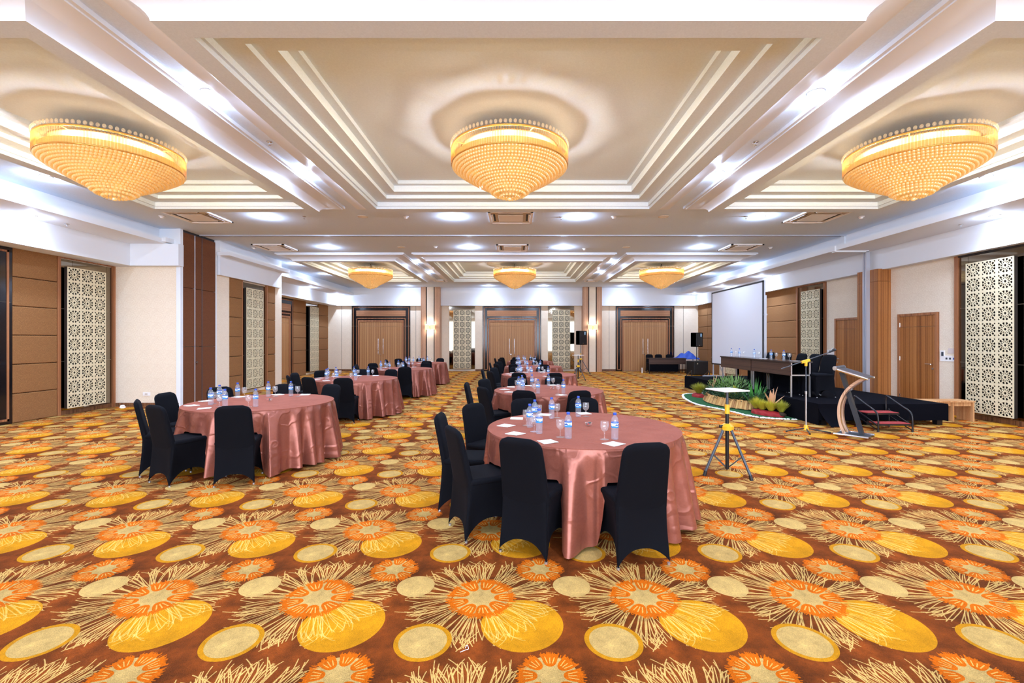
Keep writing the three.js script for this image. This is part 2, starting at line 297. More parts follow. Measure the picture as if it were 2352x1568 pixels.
// right wall
part('plaster', bx(HALL.right, 9.9, 0, SOF, HALL.near, 23.9), M.paper, wr);
part('wood_trim', bx(HALL.right - 0.05, HALL.right, 0, SOF, 9.58, 9.66), M.trim, wr);
part('wood_trim', bx(HALL.right - 0.05, HALL.right, SOF - 0.05, SOF, 7.4, 9.58), M.darkEdge, wr);
part('wood_trim', bx(HALL.right - 0.05, HALL.right, 0, SOF, 7.32, 7.4), M.trim, wr);
panels(wr, 1, HALL.right, 5.6, 7.32, 6, 2);
part('wood_trim', bx(HALL.right - 0.05, HALL.right, 0, SOF, 13.70, 13.78), M.trim, wr);
part('wood_trim', bx(HALL.right - 0.05, HALL.right, SOF - 0.05, SOF, 13.78, 15.06), M.trim, wr);
part('wood_trim', bx(HALL.right - 0.05, HALL.right, 0, SOF, 15.06, 15.12), M.trim, wr);
panels(wr, 1, HALL.right, 15.12, 18.9, 6, 2);
panels(wr, 1, HALL.right, 20.95, 23.3, 6, 2);
part('wood_trim', bx(HALL.right - 0.05, HALL.right, 0, SOF, 18.9, 18.96), M.trim, wr);
part('wood_trim', bx(HALL.right - 0.05, HALL.right, 0, SOF, 20.2, 20.26), M.trim, wr);
// wood-clad pier with the partition's aluminium post
part('pier', [bx(8.97, 9.35, 0, 3.05, 11.35, 12.03), bx(8.972, 9.35, 3.056, SOF, 11.352, 12.03)], M.wood, wr);
part('partition_post', [bx(8.88, 8.97, 0, 3.84, 11.60, 11.64), bx(8.88, 8.97, 0, 3.84, 11.69, 11.73), bx(8.91, 8.97, 0, 3.84, 11.64, 11.69)], M.alu, wr);
// far wall
part('plaster', bx(-10.2, 9.9, 0, SOF, HALL.far, 23.9), M.paper, wf);
part('plaster', bx(-10.2, 9.9, 0, 4.25, 23.6, 23.9), M.paper, wf);
for (const x of [-8.95, -8.1, -5.15, 4.75, 8.55]) part('wall_joint', bx(x - 0.006, x + 0.006, 0.1, SOF, HALL.far - 0.004, HALL.far + 0.01), M.joint, wf);
// back wall
part('plaster', bx(-10.2, 9.9, 0, 4.25, HALL.near - 0.3, HALL.near), M.paper, wb);
M.daylight = std({ color: 0xffffff, emissive: DAY, emissiveIntensity: 1.6 });
[-6.2, 0, 5.9].forEach((x, i) => {
  const w = struct('window_' + (i + 1), 'tall bright window in the back wall behind the camera, ' + ['left', 'middle', 'right'][i] + ' of three', 'window');
  for (let k = 0; k < 4; k++) part('pane', bx(x - 2.7 + k * 1.35 + 0.03, x - 2.7 + (k + 1) * 1.35 - 0.03, 0.33, 3.77, HALL.near + 0.005, HALL.near + 0.015), M.daylight, w);
  for (let k = 0; k <= 4; k++) part('mullion', bx(x - 2.73 + k * 1.35, x - 2.67 + k * 1.35, 0.3, 3.8, HALL.near, HALL.near + 0.06), M.darkEdge, w);
  part('window_head', bx(x - 2.73, x + 2.73, 3.77, 3.83, HALL.near, HALL.near + 0.06), M.darkEdge, w); part('window_sill', bx(x - 2.73, x + 2.73, 0.27, 0.33, HALL.near, HALL.near + 0.12), M.darkEdge, w);
});

// skirtings
function skirting(name, list) { const b = part(name, list, M.skirting, scene); taken.set(name, 1); tag(b, 'low brown wooden skirting at the foot of the ' + name.split('_')[1] + ' wall', 'skirting', undefined, 'structure'); }
skirting('baseboard_left', [bx(HALL.left, HALL.left + 0.02, 0, 0.09, 9.62, 10.93), bx(-9.63, -8.06, 0, 0.09, 10.91, 10.94), bx(-8.07, -8.045, 0, 0.09, 12.25, 12.83), bx(-8.07, -8.045, 0, 0.09, 15.27, 15.7)]);
skirting('baseboard_right', [bx(HALL.right - 0.02, HALL.right, 0, 0.09, 9.66, 10.02), bx(HALL.right - 0.02, HALL.right, 0, 0.09, 7.4, 9.58), bx(HALL.right - 0.02, HALL.right, 0, 0.09, 13.32, 13.7)]);
skirting('baseboard_far', [[-9.6, -8.45], [-5.4, -4.78], [-3.83, -3.5], [-2.1, -1.76], [1.31, 1.62], [2.98, 3.34], [4.28, 5.08], [8.1, 9.3]].map(([a, b]) => bx(a, b, 0, 0.1, HALL.far - 0.02, HALL.far)));

// ---- double-door portals: dark stone surround with inlaid wood lines, wood over-panel, two leaves with long pulls
function portal(name, label, place) {   // built around x = 0, facing +z, standing at z = 0, 2.99 m wide
  const o = struct(name, label, 'door');
  const W = 1.495, T = 3.34, w = (x0, x1, y0, y1, z0, z1) => uvBox(new THREE.BoxGeometry(x1 - x0, y1 - y0, z1 - z0).translate((x0 + x1) / 2, (y0 + y1) / 2, (z0 + z1) / 2));
  for (const s of [-1, 1]) for (const [y0, y1] of [[0, 2.30], [2.306, T]]) {
    const a = [s * W, s * 1.17].sort((p, q) => p - q); part('stone_panel', w(a[0], a[1], y0, y1, 0, 0.05), M.granite, o);
  }
  for (const [x0, x1] of [[-1.168, -0.5], [-0.494, 0.494], [0.5, 1.168]]) { part('stone_panel', w(x0, x1, 2.60, 2.80, 0, 0.05), M.granite, o); part('stone_panel', w(x0, x1, 3.11, T, 0, 0.05), M.granite, o); }
  part('stone_panel', w(-1.168, 1.168, 2.80, 3.11, 0, 0.04), M.granite, o);
  for (const s of [-1, 1]) { const k = (x, v, y0, y1) => w(s > 0 ? x : -x - v, s > 0 ? x + v : -x, y0, y1, 0.045, 0.062); part('inlay', k(1.40, 0.035, 0.06, 3.28), M.trim, o); part('inlay', k(1.215, 0.045, 0.06, 2.72), M.trim, o); part('inlay', k(1.215, 0.22, 0.06, 0.1), M.trim, o); }
  part('inlay', w(-1.435, 1.435, 3.245, 3.28, 0.045, 0.062), M.trim, o);
  part('inlay', w(-1.26, 1.26, 2.68, 2.725, 0.045, 0.062), M.trim, o);
  part('over_panel', w(-1.26, 1.26, 2.81, 3.10, 0.03, 0.07), M.woodFlat, o);
  for (const s of [-1, 1]) part('door_jamb', w(s > 0 ? 1.10 : -1.17, s > 0 ? 1.17 : -1.10, 0, 2.60, 0, 0.08), M.trim, o);
  part('door_head', w(-1.10, 1.10, 2.53, 2.60, 0, 0.08), M.trim, o);
  for (const s of [-1, 1]) {
    const x0 = s > 0 ? 0.004 : -1.096, x1 = s > 0 ? 1.096 : -0.004, leaf = part('door_leaf', [w(x0, x1, 0.02, 2.30, 0.01, 0.05), w(x0, x1, 2.306, 2.526, 0.01, 0.05)], M.woodDoor, o);
    const hx = s * 0.125;
    part('handle', [cyl(new THREE.Vector3(hx, 0.88, 0.11), new THREE.Vector3(hx, 1.66, 0.11), 0.014), cyl(new THREE.Vector3(hx, 1.0, 0.05), new THREE.Vector3(hx, 1.0, 0.11), 0.01), cyl(new THREE.Vector3(hx, 1.54, 0.05), new THREE.Vector3(hx, 1.54, 0.11), 0.01)], M.chrome, leaf);
    if (s < 0) part('lock', cyl(new THREE.Vector3(-0.05, 0.86, 0.05), new THREE.Vector3(-0.05, 0.86, 0.065), 0.025), M.chrome, leaf);
  }
  place(o); return o;
}
portal('door_1', 'wooden double door with dark stone surround at the left of the far wall', (o) => o.position.set(-6.92, 0, -HALL.far));
portal('door_2', 'wooden double door with dark stone surround in the middle of the far wall', (o) => o.position.set(-0.23, 0, -HALL.far));
portal('door_3', 'wooden double door with dark stone surround behind the small dark side table', (o) => o.position.set(6.58, 0, -HALL.far));
portal('door_4', 'dark stone door surround with wood inlay at the left edge, beside brown panels', (o) => { o.position.set(HALL.left, 0, -7.19); o.rotation.y = PI / 2; });
portal('door_5', 'dark stone door surround with wood door beyond the left pier', (o) => { o.position.set(HALL.left, 0, -18.13); o.rotation.y = PI / 2; });

// ---- single wood doors in the right wall
function singleDoor(name, label, d0, d1, hingeFar, top) {
  const o = struct(name, label, 'door'), X = HALL.right;
  part('door_frame', [bx(X - 0.05, X + 0.01, 0, top, d0, d0 + 0.06), bx(X - 0.05, X + 0.01, 0, top, d1 - 0.06, d1), bx(X - 0.05, X + 0.01, top - 0.06, top, d0 + 0.06, d1 - 0.06)], M.trim, o);
  const leaf = part('door_leaf', [bx(X - 0.03, X + 0.01, 0.01, 1.895, d0 + 0.064, d1 - 0.064), bx(X - 0.03, X + 0.01, 1.9, top - 0.064, d0 + 0.064, d1 - 0.064)], M.wood, o);
  const hd = hingeFar ? d0 + 0.12 : d1 - 0.12, dir = hingeFar ? 1 : -1;
  part('handle', [cyl(V(X - 0.03, 1.05, hd), V(X - 0.085, 1.05, hd), 0.012), cyl(V(X - 0.085, 1.05, hd), V(X - 0.085, 1.05, hd + dir * 0.14), 0.011)], M.chrome, leaf);
  part('lock', cyl(V(X - 0.03, 0.95, hd), V(X - 0.045, 0.95, hd), 0.025), M.chrome, leaf);
  for (const y of [0.25, 1.15, 1.95]) part('hinge', cyl(V(X - 0.045, y - 0.05, hingeFar ? d1 - 0.065 : d0 + 0.065), V(X - 0.045, y + 0.05, hingeFar ? d1 - 0.065 : d0 + 0.065), 0.012), M.chrome, leaf);
}
singleDoor('door_6', 'single brown wood door with lever handle between pier and near right mirror', 10.05, 11.10, true, 2.21);
singleDoor('door_7', 'single brown wood door partly hidden behind the wood clad pier', 12.10, 13.30, false, 2.21);

// ---- far-wall pilasters with wood strips
function pilaster(name, label, x0, x1) {
  const o = struct(name, label, 'pilaster'), f = 22.86, b = HALL.far + 0.01, s = 0.26;
  part('wood_strip', bx(x0, x0 + s, 0, 4.25, f, b), M.woodPale, o); part('wood_strip', bx(x1 - s, x1, 0, 4.25, f, b), M.woodPale, o);
  part('dark_strip', bx(x0 + s, x0 + s + 0.05, 0, 4.25, f + 0.03, b), M.darkEdge, o); part('dark_strip', bx(x1 - s - 0.05, x1 - s, 0, 4.25, f + 0.03, b), M.darkEdge, o);
  part('cream_strip', bx(x0 + s + 0.05, x1 - s - 0.05, 0, 4.25, f + 0.01, b), M.paper, o);
}
pilaster('trim_1', 'pilaster with wood strips and sconce left of the middle door', -4.78, -3.83);
pilaster('trim_2', 'pilaster with wood strips and sconce behind the loudspeaker', 3.34, 4.28);

// ---- bronze mirrors
function mirror(label, list) {
  const o = thing('wall_mirror', label, 'mirror', [0, 0, 0], 0, 'bronze wall mirrors');
  for (const g of list) part('mirror_panel', g, M.mirror, o);
  return o;
}
const sideMirror = (X, s, d0, d1, cut, y0 = 0.09) => { const list = []; const ys = [y0, 1.13, 2.25, SOF - 0.05], ds = [d0, ...cut, d1]; for (let i = 0; i < 3; i++) for (let k = 0; k + 1 < ds.length; k++) list.push(bx(s < 0 ? X : X - 0.012, s < 0 ? X + 0.012 : X, ys[i] + 0.003, ys[i + 1] - 0.003, ds[k] + 0.003, ds[k + 1] - 0.003)); return list; };
mirror('bronze mirror behind the lattice screen nearest on the left wall', sideMirror(HALL.left, -1, 9.62, 10.86, [9.9, 10.72]));
mirror('bronze mirror behind the lattice between brown panels on the left pier', sideMirror(-8.12, -1, 13.47, 14.76, [14.45]));
mirror('bronze mirror behind the lattice in the far left corner', sideMirror(HALL.left, -1, 20.85, 22.17, []));
mirror('bronze mirror behind the large lattice at the right edge', sideMirror(HALL.right, 1, 7.4, 9.58, [8.2, 9.4]));
mirror('bronze mirror behind the lattice beside the stage chairs', sideMirror(HALL.right, 1, 13.78, 15.06, []));
mirror('bronze mirror half hidden behind the projection screen', sideMirror(HALL.right, 1, 18.96, 20.2, []));
const farMirror = (x0, x1) => { const ys = [0.1, 1.13, 2.25, 3.33], list = []; for (let i = 0; i < 3; i++) list.push(bx(x0, x1, ys[i] + 0.003, ys[i + 1] - 0.003, HALL.far - 0.015, HALL.far)); return list; };
mirror('bronze mirror on the far wall left of the middle door', farMirror(-3.43, -2.12));
mirror('bronze mirror on the far wall right of the middle door', farMirror(1.62, 2.96));

// ---- lattice screens: 3 x 10 cut tiles on a dark frame
const tileGeo = (() => {
  const h = 0.1495, s = new THREE.Shape([[-h, -h], [h, -h], [h, h], [-h, h]].map((p) => new THREE.Vector2(...p)));
  const hole = (pts) => { s.holes.push(new THREE.Path(pts.map(([x, y]) => new THREE.Vector2(x, y)))); };
  const polar = (a, r, t = 0) => [Math.cos(a) * r - Math.sin(a) * t, Math.sin(a) * r + Math.cos(a) * t];
  hole([...Array(10)].map((_, i) => polar(i / 10 * TAU, 0.025)));
  for (let k = 0; k < 12; k++) { const a = k / 12 * TAU; hole([polar(a, 0.041), polar(a, 0.054, 0.0085), polar(a, 0.074, 0.0115), polar(a, 0.096), polar(a, 0.074, -0.0115), polar(a, 0.054, -0.0085)]); }
  for (let k = 0; k < 12; k++) {
    const a = (k + 0.5) / 12 * TAU, diag = k % 3 === 1;
    if (diag) { hole([polar(a, 0.078), polar(a, 0.1, 0.019), polar(a, 0.126, 0.023), polar(a, 0.136), polar(a, 0.126, -0.023), polar(a, 0.1, -0.019)]); hole([polar(a, 0.15, 0.02), polar(a, 0.17, 0.015), polar(a, 0.178), polar(a, 0.17, -0.015), polar(a, 0.15, -0.02), polar(a, 0.144)]); }
    else { const q = 0.128 / Math.max(Math.abs(Math.cos(a)), Math.abs(Math.sin(a))); hole([polar(a, 0.079), polar(a, 0.1, 0.0175), polar(a, q - 0.008, 0.0265), polar(a, q + 0.002), polar(a, q - 0.008, -0.0265), polar(a, 0.1, -0.0175)]); }
  }
  return new THREE.ExtrudeGeometry(s, { depth: 0.012, bevelEnabled: false });
})();
function lattice(label, pos, turn) {     // pos = middle of its foot
  const o = thing('lattice_screen', label, 'screen', pos, turn, 'cut lattice wall screens');
  const f = (x0, x1, y0, y1) => new THREE.BoxGeometry(x1 - x0, y1 - y0, 0.06).translate((x0 + x1) / 2, (y0 + y1) / 2, -0.032);
  part('rear_frame', [f(-0.452, -0.432, 0, 3), f(0.432, 0.452, 0, 3), f(-0.432, 0.432, 0, 0.02), f(-0.432, 0.432, 2.98, 3), f(-0.06, 0.06, 0.02, 0.2), f(-0.06, 0.06, 2.8, 2.98)], M.darkEdge, o);
  part('hole_shade_board', new THREE.BoxGeometry(0.866, 2.962, 0.006).translate(0, 1.5, -0.058), M.darkEdge, o);  // dark sheet added behind the tiles; its colour stands in for shade in the holes
  for (let c = 0; c < 3; c++) for (let r = 0; r < 10; r++) { const m = part('tile', tileGeo, M.lattice, o); m.position.set((c - 1) * 0.301, 0.15 + r * 0.3, 0); }
}
lattice('cream lattice screen nearest on the left wall, beside the folding partition pier', [-9.49, 0.14, 10.11], PI / 2);
lattice('cream lattice screen between two brown panels on the left pier', [-7.98, 0.14, 13.96], PI / 2);
lattice('cream lattice screen in the far left corner between brown panels', [-9.5, 0.14, 21.5], PI / 2);
lattice('cream lattice screen on the far wall left of the middle door', [-2.76, 0.14, 23.3], 0);
lattice('cream lattice screen on the far wall right of the middle door', [2.29, 0.14, 23.3], 0);
lattice('cream lattice screen behind the stage chairs, beside the half hidden wood door', [9.17, 0.14, 14.27], -PI / 2);
lattice('largest cream lattice screen at the right edge, behind the wooden bench', [9.17, 0.14, 8.87], -PI / 2);
lattice('cream lattice screen hidden behind the projection screen', [9.17, 0.14, 19.58], -PI / 2);

// ---- folding partition stack in its pocket
{
  const o = thing('folding_partition', 'stacked brown folding partition panels in the left pier', 'partition', [-8.03, 0, 11.6]);
  const P = (d0, d1, x) => { for (const [y0, y1] of [[0.02, 1.42], [1.43, 2.86], [2.87, 4.19]]) part('partition_panel', bx(-0.07, x, y0, y1, d0 - 11.6, d1 - 11.6), M.feltDark, o); };
  P(11.0, 11.40, 0.0); P(11.425, 11.68, -0.01); P(11.7, 12.2, -0.005);
  part('edge_strip', bx(-0.07, 0.008, 0.02, 4.19, -0.2, -0.175), M.alu, o);
  part('edge_strip', bx(-0.07, -0.004, 0.02, 4.19, 0.08, 0.1), M.greyMetal, o);
  part('lock', cyl(V(-0.01, 1.03, -0.12), V(0.02, 1.03, -0.12), 0.03), M.chrome, o);
  part('head_gap', bx(-0.085, -0.03, 4.19, 4.25, -0.6, 0.6), M.darkEdge, o);
}

// ---- sconces
for (const [x, label] of [[-4.305, 'gold sconce with two square glowing shades left of the middle door'], [3.81, 'gold sconce with two square glowing shades above the loudspeaker']]) {
  const o = thing('wall_sconce', label, 'wall lamp', [x, 2.1, 22.84], 0, 'sconces on the far wall');
  part('backplate', uvBox(new THREE.BoxGeometry(0.14, 0.2, 0.02).translate(0, 0.1, 0)), M.gold, o);
  for (const s of [-1, 1]) {
    const sh = part('lamp_shade', new RoundedBoxGeometry(0.21, 0.25, 0.14, 2, 0.015).translate(s * 0.13, 0.14, 0.09), M.shade, o);
    part('drop', join([new THREE.SphereGeometry(0.02, 10, 8).translate(s * 0.13, -0.02, 0.09), new THREE.ConeGeometry(0.012, 0.09, 8).rotateX(PI).translate(s * 0.13, -0.07, 0.09)]), M.gold, sh);
    for (const dy of [-0.06, 0.33]) { const L = new THREE.PointLight(WARM, SCONCE_CD); L.position.set(s * 0.13, dy, 0.1); L.castShadow = true; L.shadow.radius = 2; L.name = 'lamp_light'; o.add(L); }
  }
}

// ---- downlights
const dlGeo = { ring: lathe([[0.055, 0], [0.085, 0], [0.085, -0.008], [0.07, -0.014], [0.055, -0.01], [0.055, 0]], 24), lens: new THREE.CylinderGeometry(0.054, 0.054, 0.012, 20).translate(0, -0.007, 0) };
function downlight(x, y, d, label, dim = 1) {
  const o = thing('ceiling_downlight', label, 'ceiling light', [x, y, d], 0, 'recessed ceiling downlights');
  part('trim_ring', dlGeo.ring, M.plastic, o); part('lamp_lens', dlGeo.lens, M.lamp, o);
  const L = new THREE.SpotLight(COOL, DOWNLIGHT_CD * dim, 0, 1.42, 0.9); L.position.set(0, -0.02, 0); L.target.position.set(0, -2, 0); L.castShadow = true; L.shadow.radius = 2.4; L.name = 'lamp_light'; L.target.name = 'lamp_aim'; o.add(L, L.target);
  const S = new THREE.PointLight(COOL, SPILL_CD * dim); S.position.set(0, -0.05, 0); S.castShadow = true; S.shadow.radius = 1.5; S.name = 'lamp_spill'; o.add(S);
}
const rowName = ['leftmost', 'second from left', 'second from right', 'rightmost'];
for (const [d, where] of [[9.85, 'in the near ceiling band with air vents'], [13.1, 'just beyond the partition track'], [22.4, 'in the ceiling along the far wall'], [2.3, 'in the ceiling band above the camera'], [-2.2, 'in the ceiling behind the camera'], [-5.6, 'in the ceiling by the back wall']])
  [-5.4, -1.36, 1.34, 5.28].forEach((x, i) => downlight(x, 4.25, d, 'round downlight ' + where + ', ' + rowName[i] + ' of four', d > 20 ? 0.6 : d > 12 ? 0.9 : 1));
for (const [d, where] of [[4.92, 'near end of the near'], [7.27, 'far end of the near'], [15.5, 'near end of the far'], [17.85, 'far end of the far']])
  for (const [x, s] of [[-3.3, 'left'], [3.22, 'right']]) downlight(x, 4.25, d, 'round downlight at the ' + where + ' ' + s + ' ceiling channel', d > 12 ? 0.7 : 1);
for (const [d, where] of [[5.0, 'nearest'], [7.45, 'second nearest'], [16.0, 'third'], [18.4, 'farthest']])
  for (const [x, s] of [[-7.66, 'left'], [7.66, 'right']]) downlight(x, 4.25, d, 'round downlight outside the coffers, ' + where + ' on the ' + s + ' side', d > 12 ? 0.7 : 1);
for (const [x, s, ds] of [[-8.86, 'left', [2.0, 5.2, 8.35, 19.7, 22.6]], [8.74, 'right', [2.0, 5.2, 8.35, 16.3, 19.4, 22.4]]])
  ds.forEach((d, i) => downlight(x, 3.86, d, 'round downlight under the ' + s + ' bulkhead, ' + ['nearest', 'second', 'third', 'fourth', 'fifth', 'sixth'][i] + ' along the wall', 0.5));

// ---- chandeliers
const beadMat = phy({ color: C(255, 232, 168), transmission: 0.5, thickness: 0, roughness: 0.04, ior: 2.0, flatShading: true, emissive: new THREE.Color(1, 0.80, 0.44), emissiveIntensity: 0.17 });
const bandMat = phy({ color: C(255, 240, 206), transmission: 0.93, thickness: 0, roughness: 0.06, ior: 1.6, emissive: new THREE.Color(1, 0.80, 0.46), emissiveIntensity: 0.06 });
const clearBead = phy({ color: C(255, 244, 224), transmission: 0.8, thickness: 0, roughness: 0.06, ior: 1.5 });
const glowMat = std({ color: C(244, 222, 184), emissive: new THREE.Color(1, 0.66, 0.22), emissiveIntensity: 0.5, roughness: 0.5, emissiveMap: (() => { const n = 256, f = noiseField(n, 51, [[9, 1], [24, 0.8], [60, 0.8]]); return tintTex(n, f.map((v) => clamp((v - 0.34) * 2.6, 0.12, 1)), [120, 90, 40], [255, 240, 200], 2, 1); })() });
const prof = (t) => {       // bowl outline: t 0 at the rim .. 1 at the tip
  if (t < 0.78) { const u = t / 0.78; return [lerp(0.765, 0.27, Math.pow(u, 1.12)), -0.23 - 0.30 * Math.pow(u, 0.95)]; }
  const u = (t - 0.78) / 0.22; return [0.27 * Math.sqrt(Math.max(0, 1 - u * u)) * (1 - 0.15 * u), -0.53 - 0.115 * u];
};
const oct = new THREE.IcosahedronGeometry(1, 1);
function beadRing(r, y, size, seed) { const n = Math.max(3, Math.floor(TAU * r / (size * 2.15))), list = []; for (let i = 0; i < n; i++) { const a = (i + (seed % 2) * 0.5) / n * TAU; list.push(oct.clone().scale(size, size * 1.05, size).translate(Math.cos(a) * r, y, Math.sin(a) * r)); } return join(list); }
const chand = (() => {
  const o = thing('crystal_chandelier', '', 'chandelier', [0, 0, 0], 0, 'crystal bowl chandeliers');
  part('top_plate', lathe([[0, -0.02], [0.64, -0.02], [0.66, -0.005], [0.64, 0.01], [0, 0.01]], 48), std({ color: C(74, 54, 30), roughness: 0.6 }), o);
  part('rim_hoop', new THREE.TorusGeometry(0.77, 0.012, 6, 64).rotateX(PI / 2).translate(0, -0.01, 0), M.gold, o);
  part('rim_hoop', new THREE.TorusGeometry(0.772, 0.01, 6, 64).rotateX(PI / 2).translate(0, -0.225, 0), M.gold, o);
  part('spoke', [0, 1, 2, 3].map((i) => cyl(new THREE.Vector3(Math.cos(i * PI / 2) * 0.62, -0.01, Math.sin(i * PI / 2) * 0.62), new THREE.Vector3(Math.cos(i * PI / 2) * 0.77, -0.01, Math.sin(i * PI / 2) * 0.77), 0.008, 0.008, 6)), M.gold, o);
  part('hanger', [cyl(new THREE.Vector3(0.08, 0, 0), new THREE.Vector3(0.0, 0.26, 0), 0.008, 0.008, 8), cyl(new THREE.Vector3(-0.08, 0, 0), new THREE.Vector3(0.0, 0.26, 0), 0.008, 0.008, 8)], M.darkEdge, o);
  const shell = []; for (let i = 0; i <= 24; i++) { const [r, y] = prof(i / 24); shell.push([Math.max(0.0005, r - 0.035), y + 0.03]); } shell.unshift([0.735, -0.125]);
  part('glow_bowl', lathe(shell, 56), glowMat, o);
  // crown of clear drops, band of prism rods, rows of beads
  part('crown_drops', join([...Array(84)].map((_, i) => { const a = i / 84 * TAU; return new THREE.SphereGeometry(0.021, 8, 6).scale(1, 1.25, 0.6).rotateY(-a + PI / 2).translate(Math.cos(a) * 0.785, 0.028, Math.sin(a) * 0.785); })), clearBead, o).userData.kind = 'stuff';
  part('prism_band', join([...Array(150)].map((_, i) => { const a = i / 150 * TAU, b = new THREE.CylinderGeometry(0.0125, 0.0125, 0.21, 5, 1); return b.translate(Math.cos(a) * 0.775, -0.12, Math.sin(a) * 0.775); })), bandMat, o).userData.kind = 'stuff';
  for (let i = 0; i < 16; i++) { const t = (i + 0.45) / 16, [r, y] = prof(t); if (r > 0.02) part('bead_row', beadRing(r, y, 0.0195, i), beadMat, o); }
  const tip = part('tip_bead', new THREE.SphereGeometry(0.03, 12, 8).translate(0, -0.655, 0), beadMat, o);
  for (let i = 0; i < 8; i++) {
    const a = (i + 0.5) / 8 * TAU, p = [Math.cos(a) * 0.46, -0.13, Math.sin(a) * 0.46];
    part('bulb', new THREE.SphereGeometry(0.022, 10, 8).translate(...p), M.bulb, o);
    const L = new THREE.PointLight(WARM, CHANDELIER_CD); L.position.set(...p); L.castShadow = true; L.shadow.radius = 1.3; L.name = 'bulb_light'; o.add(L);
  }
  return o;
})();
[[-5.42, 6.17, 'crystal bowl chandelier in the near left ceiling coffer'], [-0.09, 6.17, 'crystal bowl chandelier in the large near middle ceiling coffer'], [5.36, 6.17, 'crystal bowl chandelier in the near right ceiling coffer'],
  [-5.38, 16.9, 'crystal bowl chandelier in the far left ceiling coffer'], [-0.06, 16.9, 'crystal bowl chandelier in the far middle ceiling coffer'], [5.36, 16.9, 'crystal bowl chandelier in the far right ceiling coffer']]
  .forEach(([x, d, label], i) => { if (i === 0) { chand.position.set(x, 4.145, -d); chand.userData.label = label; } else copy(chand, [x, 4.145, d], i * 0.4, label); });

// ---- ceiling cassettes, detectors, sprinklers, speakers
function cassette(x, d, label, s = 0.94) {
  const o = thing('air_conditioner', label, 'air vent', [x, 4.25, d], 0, 'ceiling air conditioners'), k = s / 2, q = (x0, x1, z0, z1, y0, y1) => new THREE.BoxGeometry(x1 - x0, y1 - y0, z1 - z0).translate((x0 + x1) / 2, (y0 + y1) / 2, (z0 + z1) / 2);
  part('frame', [q(-k, k, -k, -k + 0.05, -0.03, 0), q(-k, k, k - 0.05, k, -0.03, 0), q(-k, -k + 0.05, -k, k, -0.03, 0), q(k - 0.05, k, -k, k, -0.03, 0)], M.plastic, o);
  part('recess', q(-k + 0.04, k - 0.04, -k + 0.04, k - 0.04, -0.012, 0), M.vent, o);
  part('grille', new RoundedBoxGeometry(s * 0.56, 0.02, s * 0.56, 2, 0.008).translate(0, -0.03, 0), M.plastic, o);
  for (let i = 0; i < 4; i++) {
    const slot = new THREE.BoxGeometry(s * 0.55, 0.006, 0.06).translate(0, -0.016, k - 0.11).rotateY(i * PI / 2), flap = new THREE.BoxGeometry(s * 0.55, 0.008, 0.05).rotateX(0.5).translate(0, -0.028, k - 0.075).rotateY(i * PI / 2);
    part('louvre', flap, M.plastic, part('outlet', slot, M.black, o));
  }
}
cassette(-6.86, 9.85, 'white ceiling cassette vent above the folding partition, near band'); cassette(-0.12, 9.9, 'white ceiling cassette vent in the middle of the near band'); cassette(6.46, 9.85, 'white ceiling cassette vent at the right of the near band');
cassette(-6.9, 13.1, 'white ceiling cassette vent at the left beyond the partition track', 0.9); cassette(-0.11, 13.15, 'white ceiling cassette vent in the middle beyond the partition track', 0.9); cassette(6.41, 13.1, 'white ceiling cassette vent at the right beyond the partition track', 0.9);
cassette(-3.4, 20.4, 'ceiling vent at the end of the far left channel', 0.6); cassette(3.35, 20.4, 'ceiling vent at the end of the far right channel', 0.6);
const detGeo = [lathe([[0, -0.02], [0.055, -0.02], [0.06, 0], [0, 0]], 20), lathe([[0, -0.05], [0.03, -0.048], [0.04, -0.02], [0, -0.02]], 16)];
function detector(x, d, label) { const o = thing('smoke_detector', label, 'detector', [x, 4.25, d], 0, 'ceiling smoke detectors'); part('base', detGeo[0], M.plastic, o); part('sensor', detGeo[1], M.plastic, o); }
[[-7.6, 9.8], [-2.38, 9.85], [2.1, 9.85], [7.43, 9.85]].forEach(([x, d], i) => detector(x, d, 'white smoke detector in the near ceiling band, ' + rowName[i]));
[[-7.55, 13.15], [-2.3, 13.0], [1.98, 13.3], [7.28, 13.1]].forEach(([x, d], i) => detector(x, d, 'white smoke detector beyond the partition track, ' + rowName[i]));
function sprinkler(x, y, d, label) { const o = thing('fire_sprinkler', label, 'sprinkler', [x, y, d], 0, 'ceiling fire sprinklers'); part('plate', lathe([[0, -0.012], [0.03, -0.012], [0.042, 0], [0, 0]], 16), M.chrome, o); part('stem', cyl(new THREE.Vector3(0, -0.01, 0), new THREE.Vector3(0, -0.05, 0), 0.008, 0.008, 8), M.chrome, o); part('deflector', lathe([[0, -0.056], [0.018, -0.054], [0.018, -0.05], [0, -0.05]], 10), M.chrome, o); }
sprinkler(-3.32, 4.25, 6.15, 'fire sprinkler between two downlights in the near left channel'); sprinkler(-4.57, 4.25, 9.85, 'fire sprinkler right of the leftmost near downlight'); sprinkler(0.97, 4.25, 9.9, 'fire sprinkler left of the near middle right downlight');
sprinkler(4.95, 4.25, 9.85, 'fire sprinkler left of the rightmost near downlight'); sprinkler(0.9, 4.25, 13.1, 'fire sprinkler beyond the track near the middle'); sprinkler(-8.8, 3.86, 8.95, 'fire sprinkler under the left bulkhead'); sprinkler(8.75, 3.86, 9.0, 'fire sprinkler under the right bulkhead above the mirror'); sprinkler(3.22, 4.25, 6.15, 'fire sprinkler between two downlights in the near right channel');
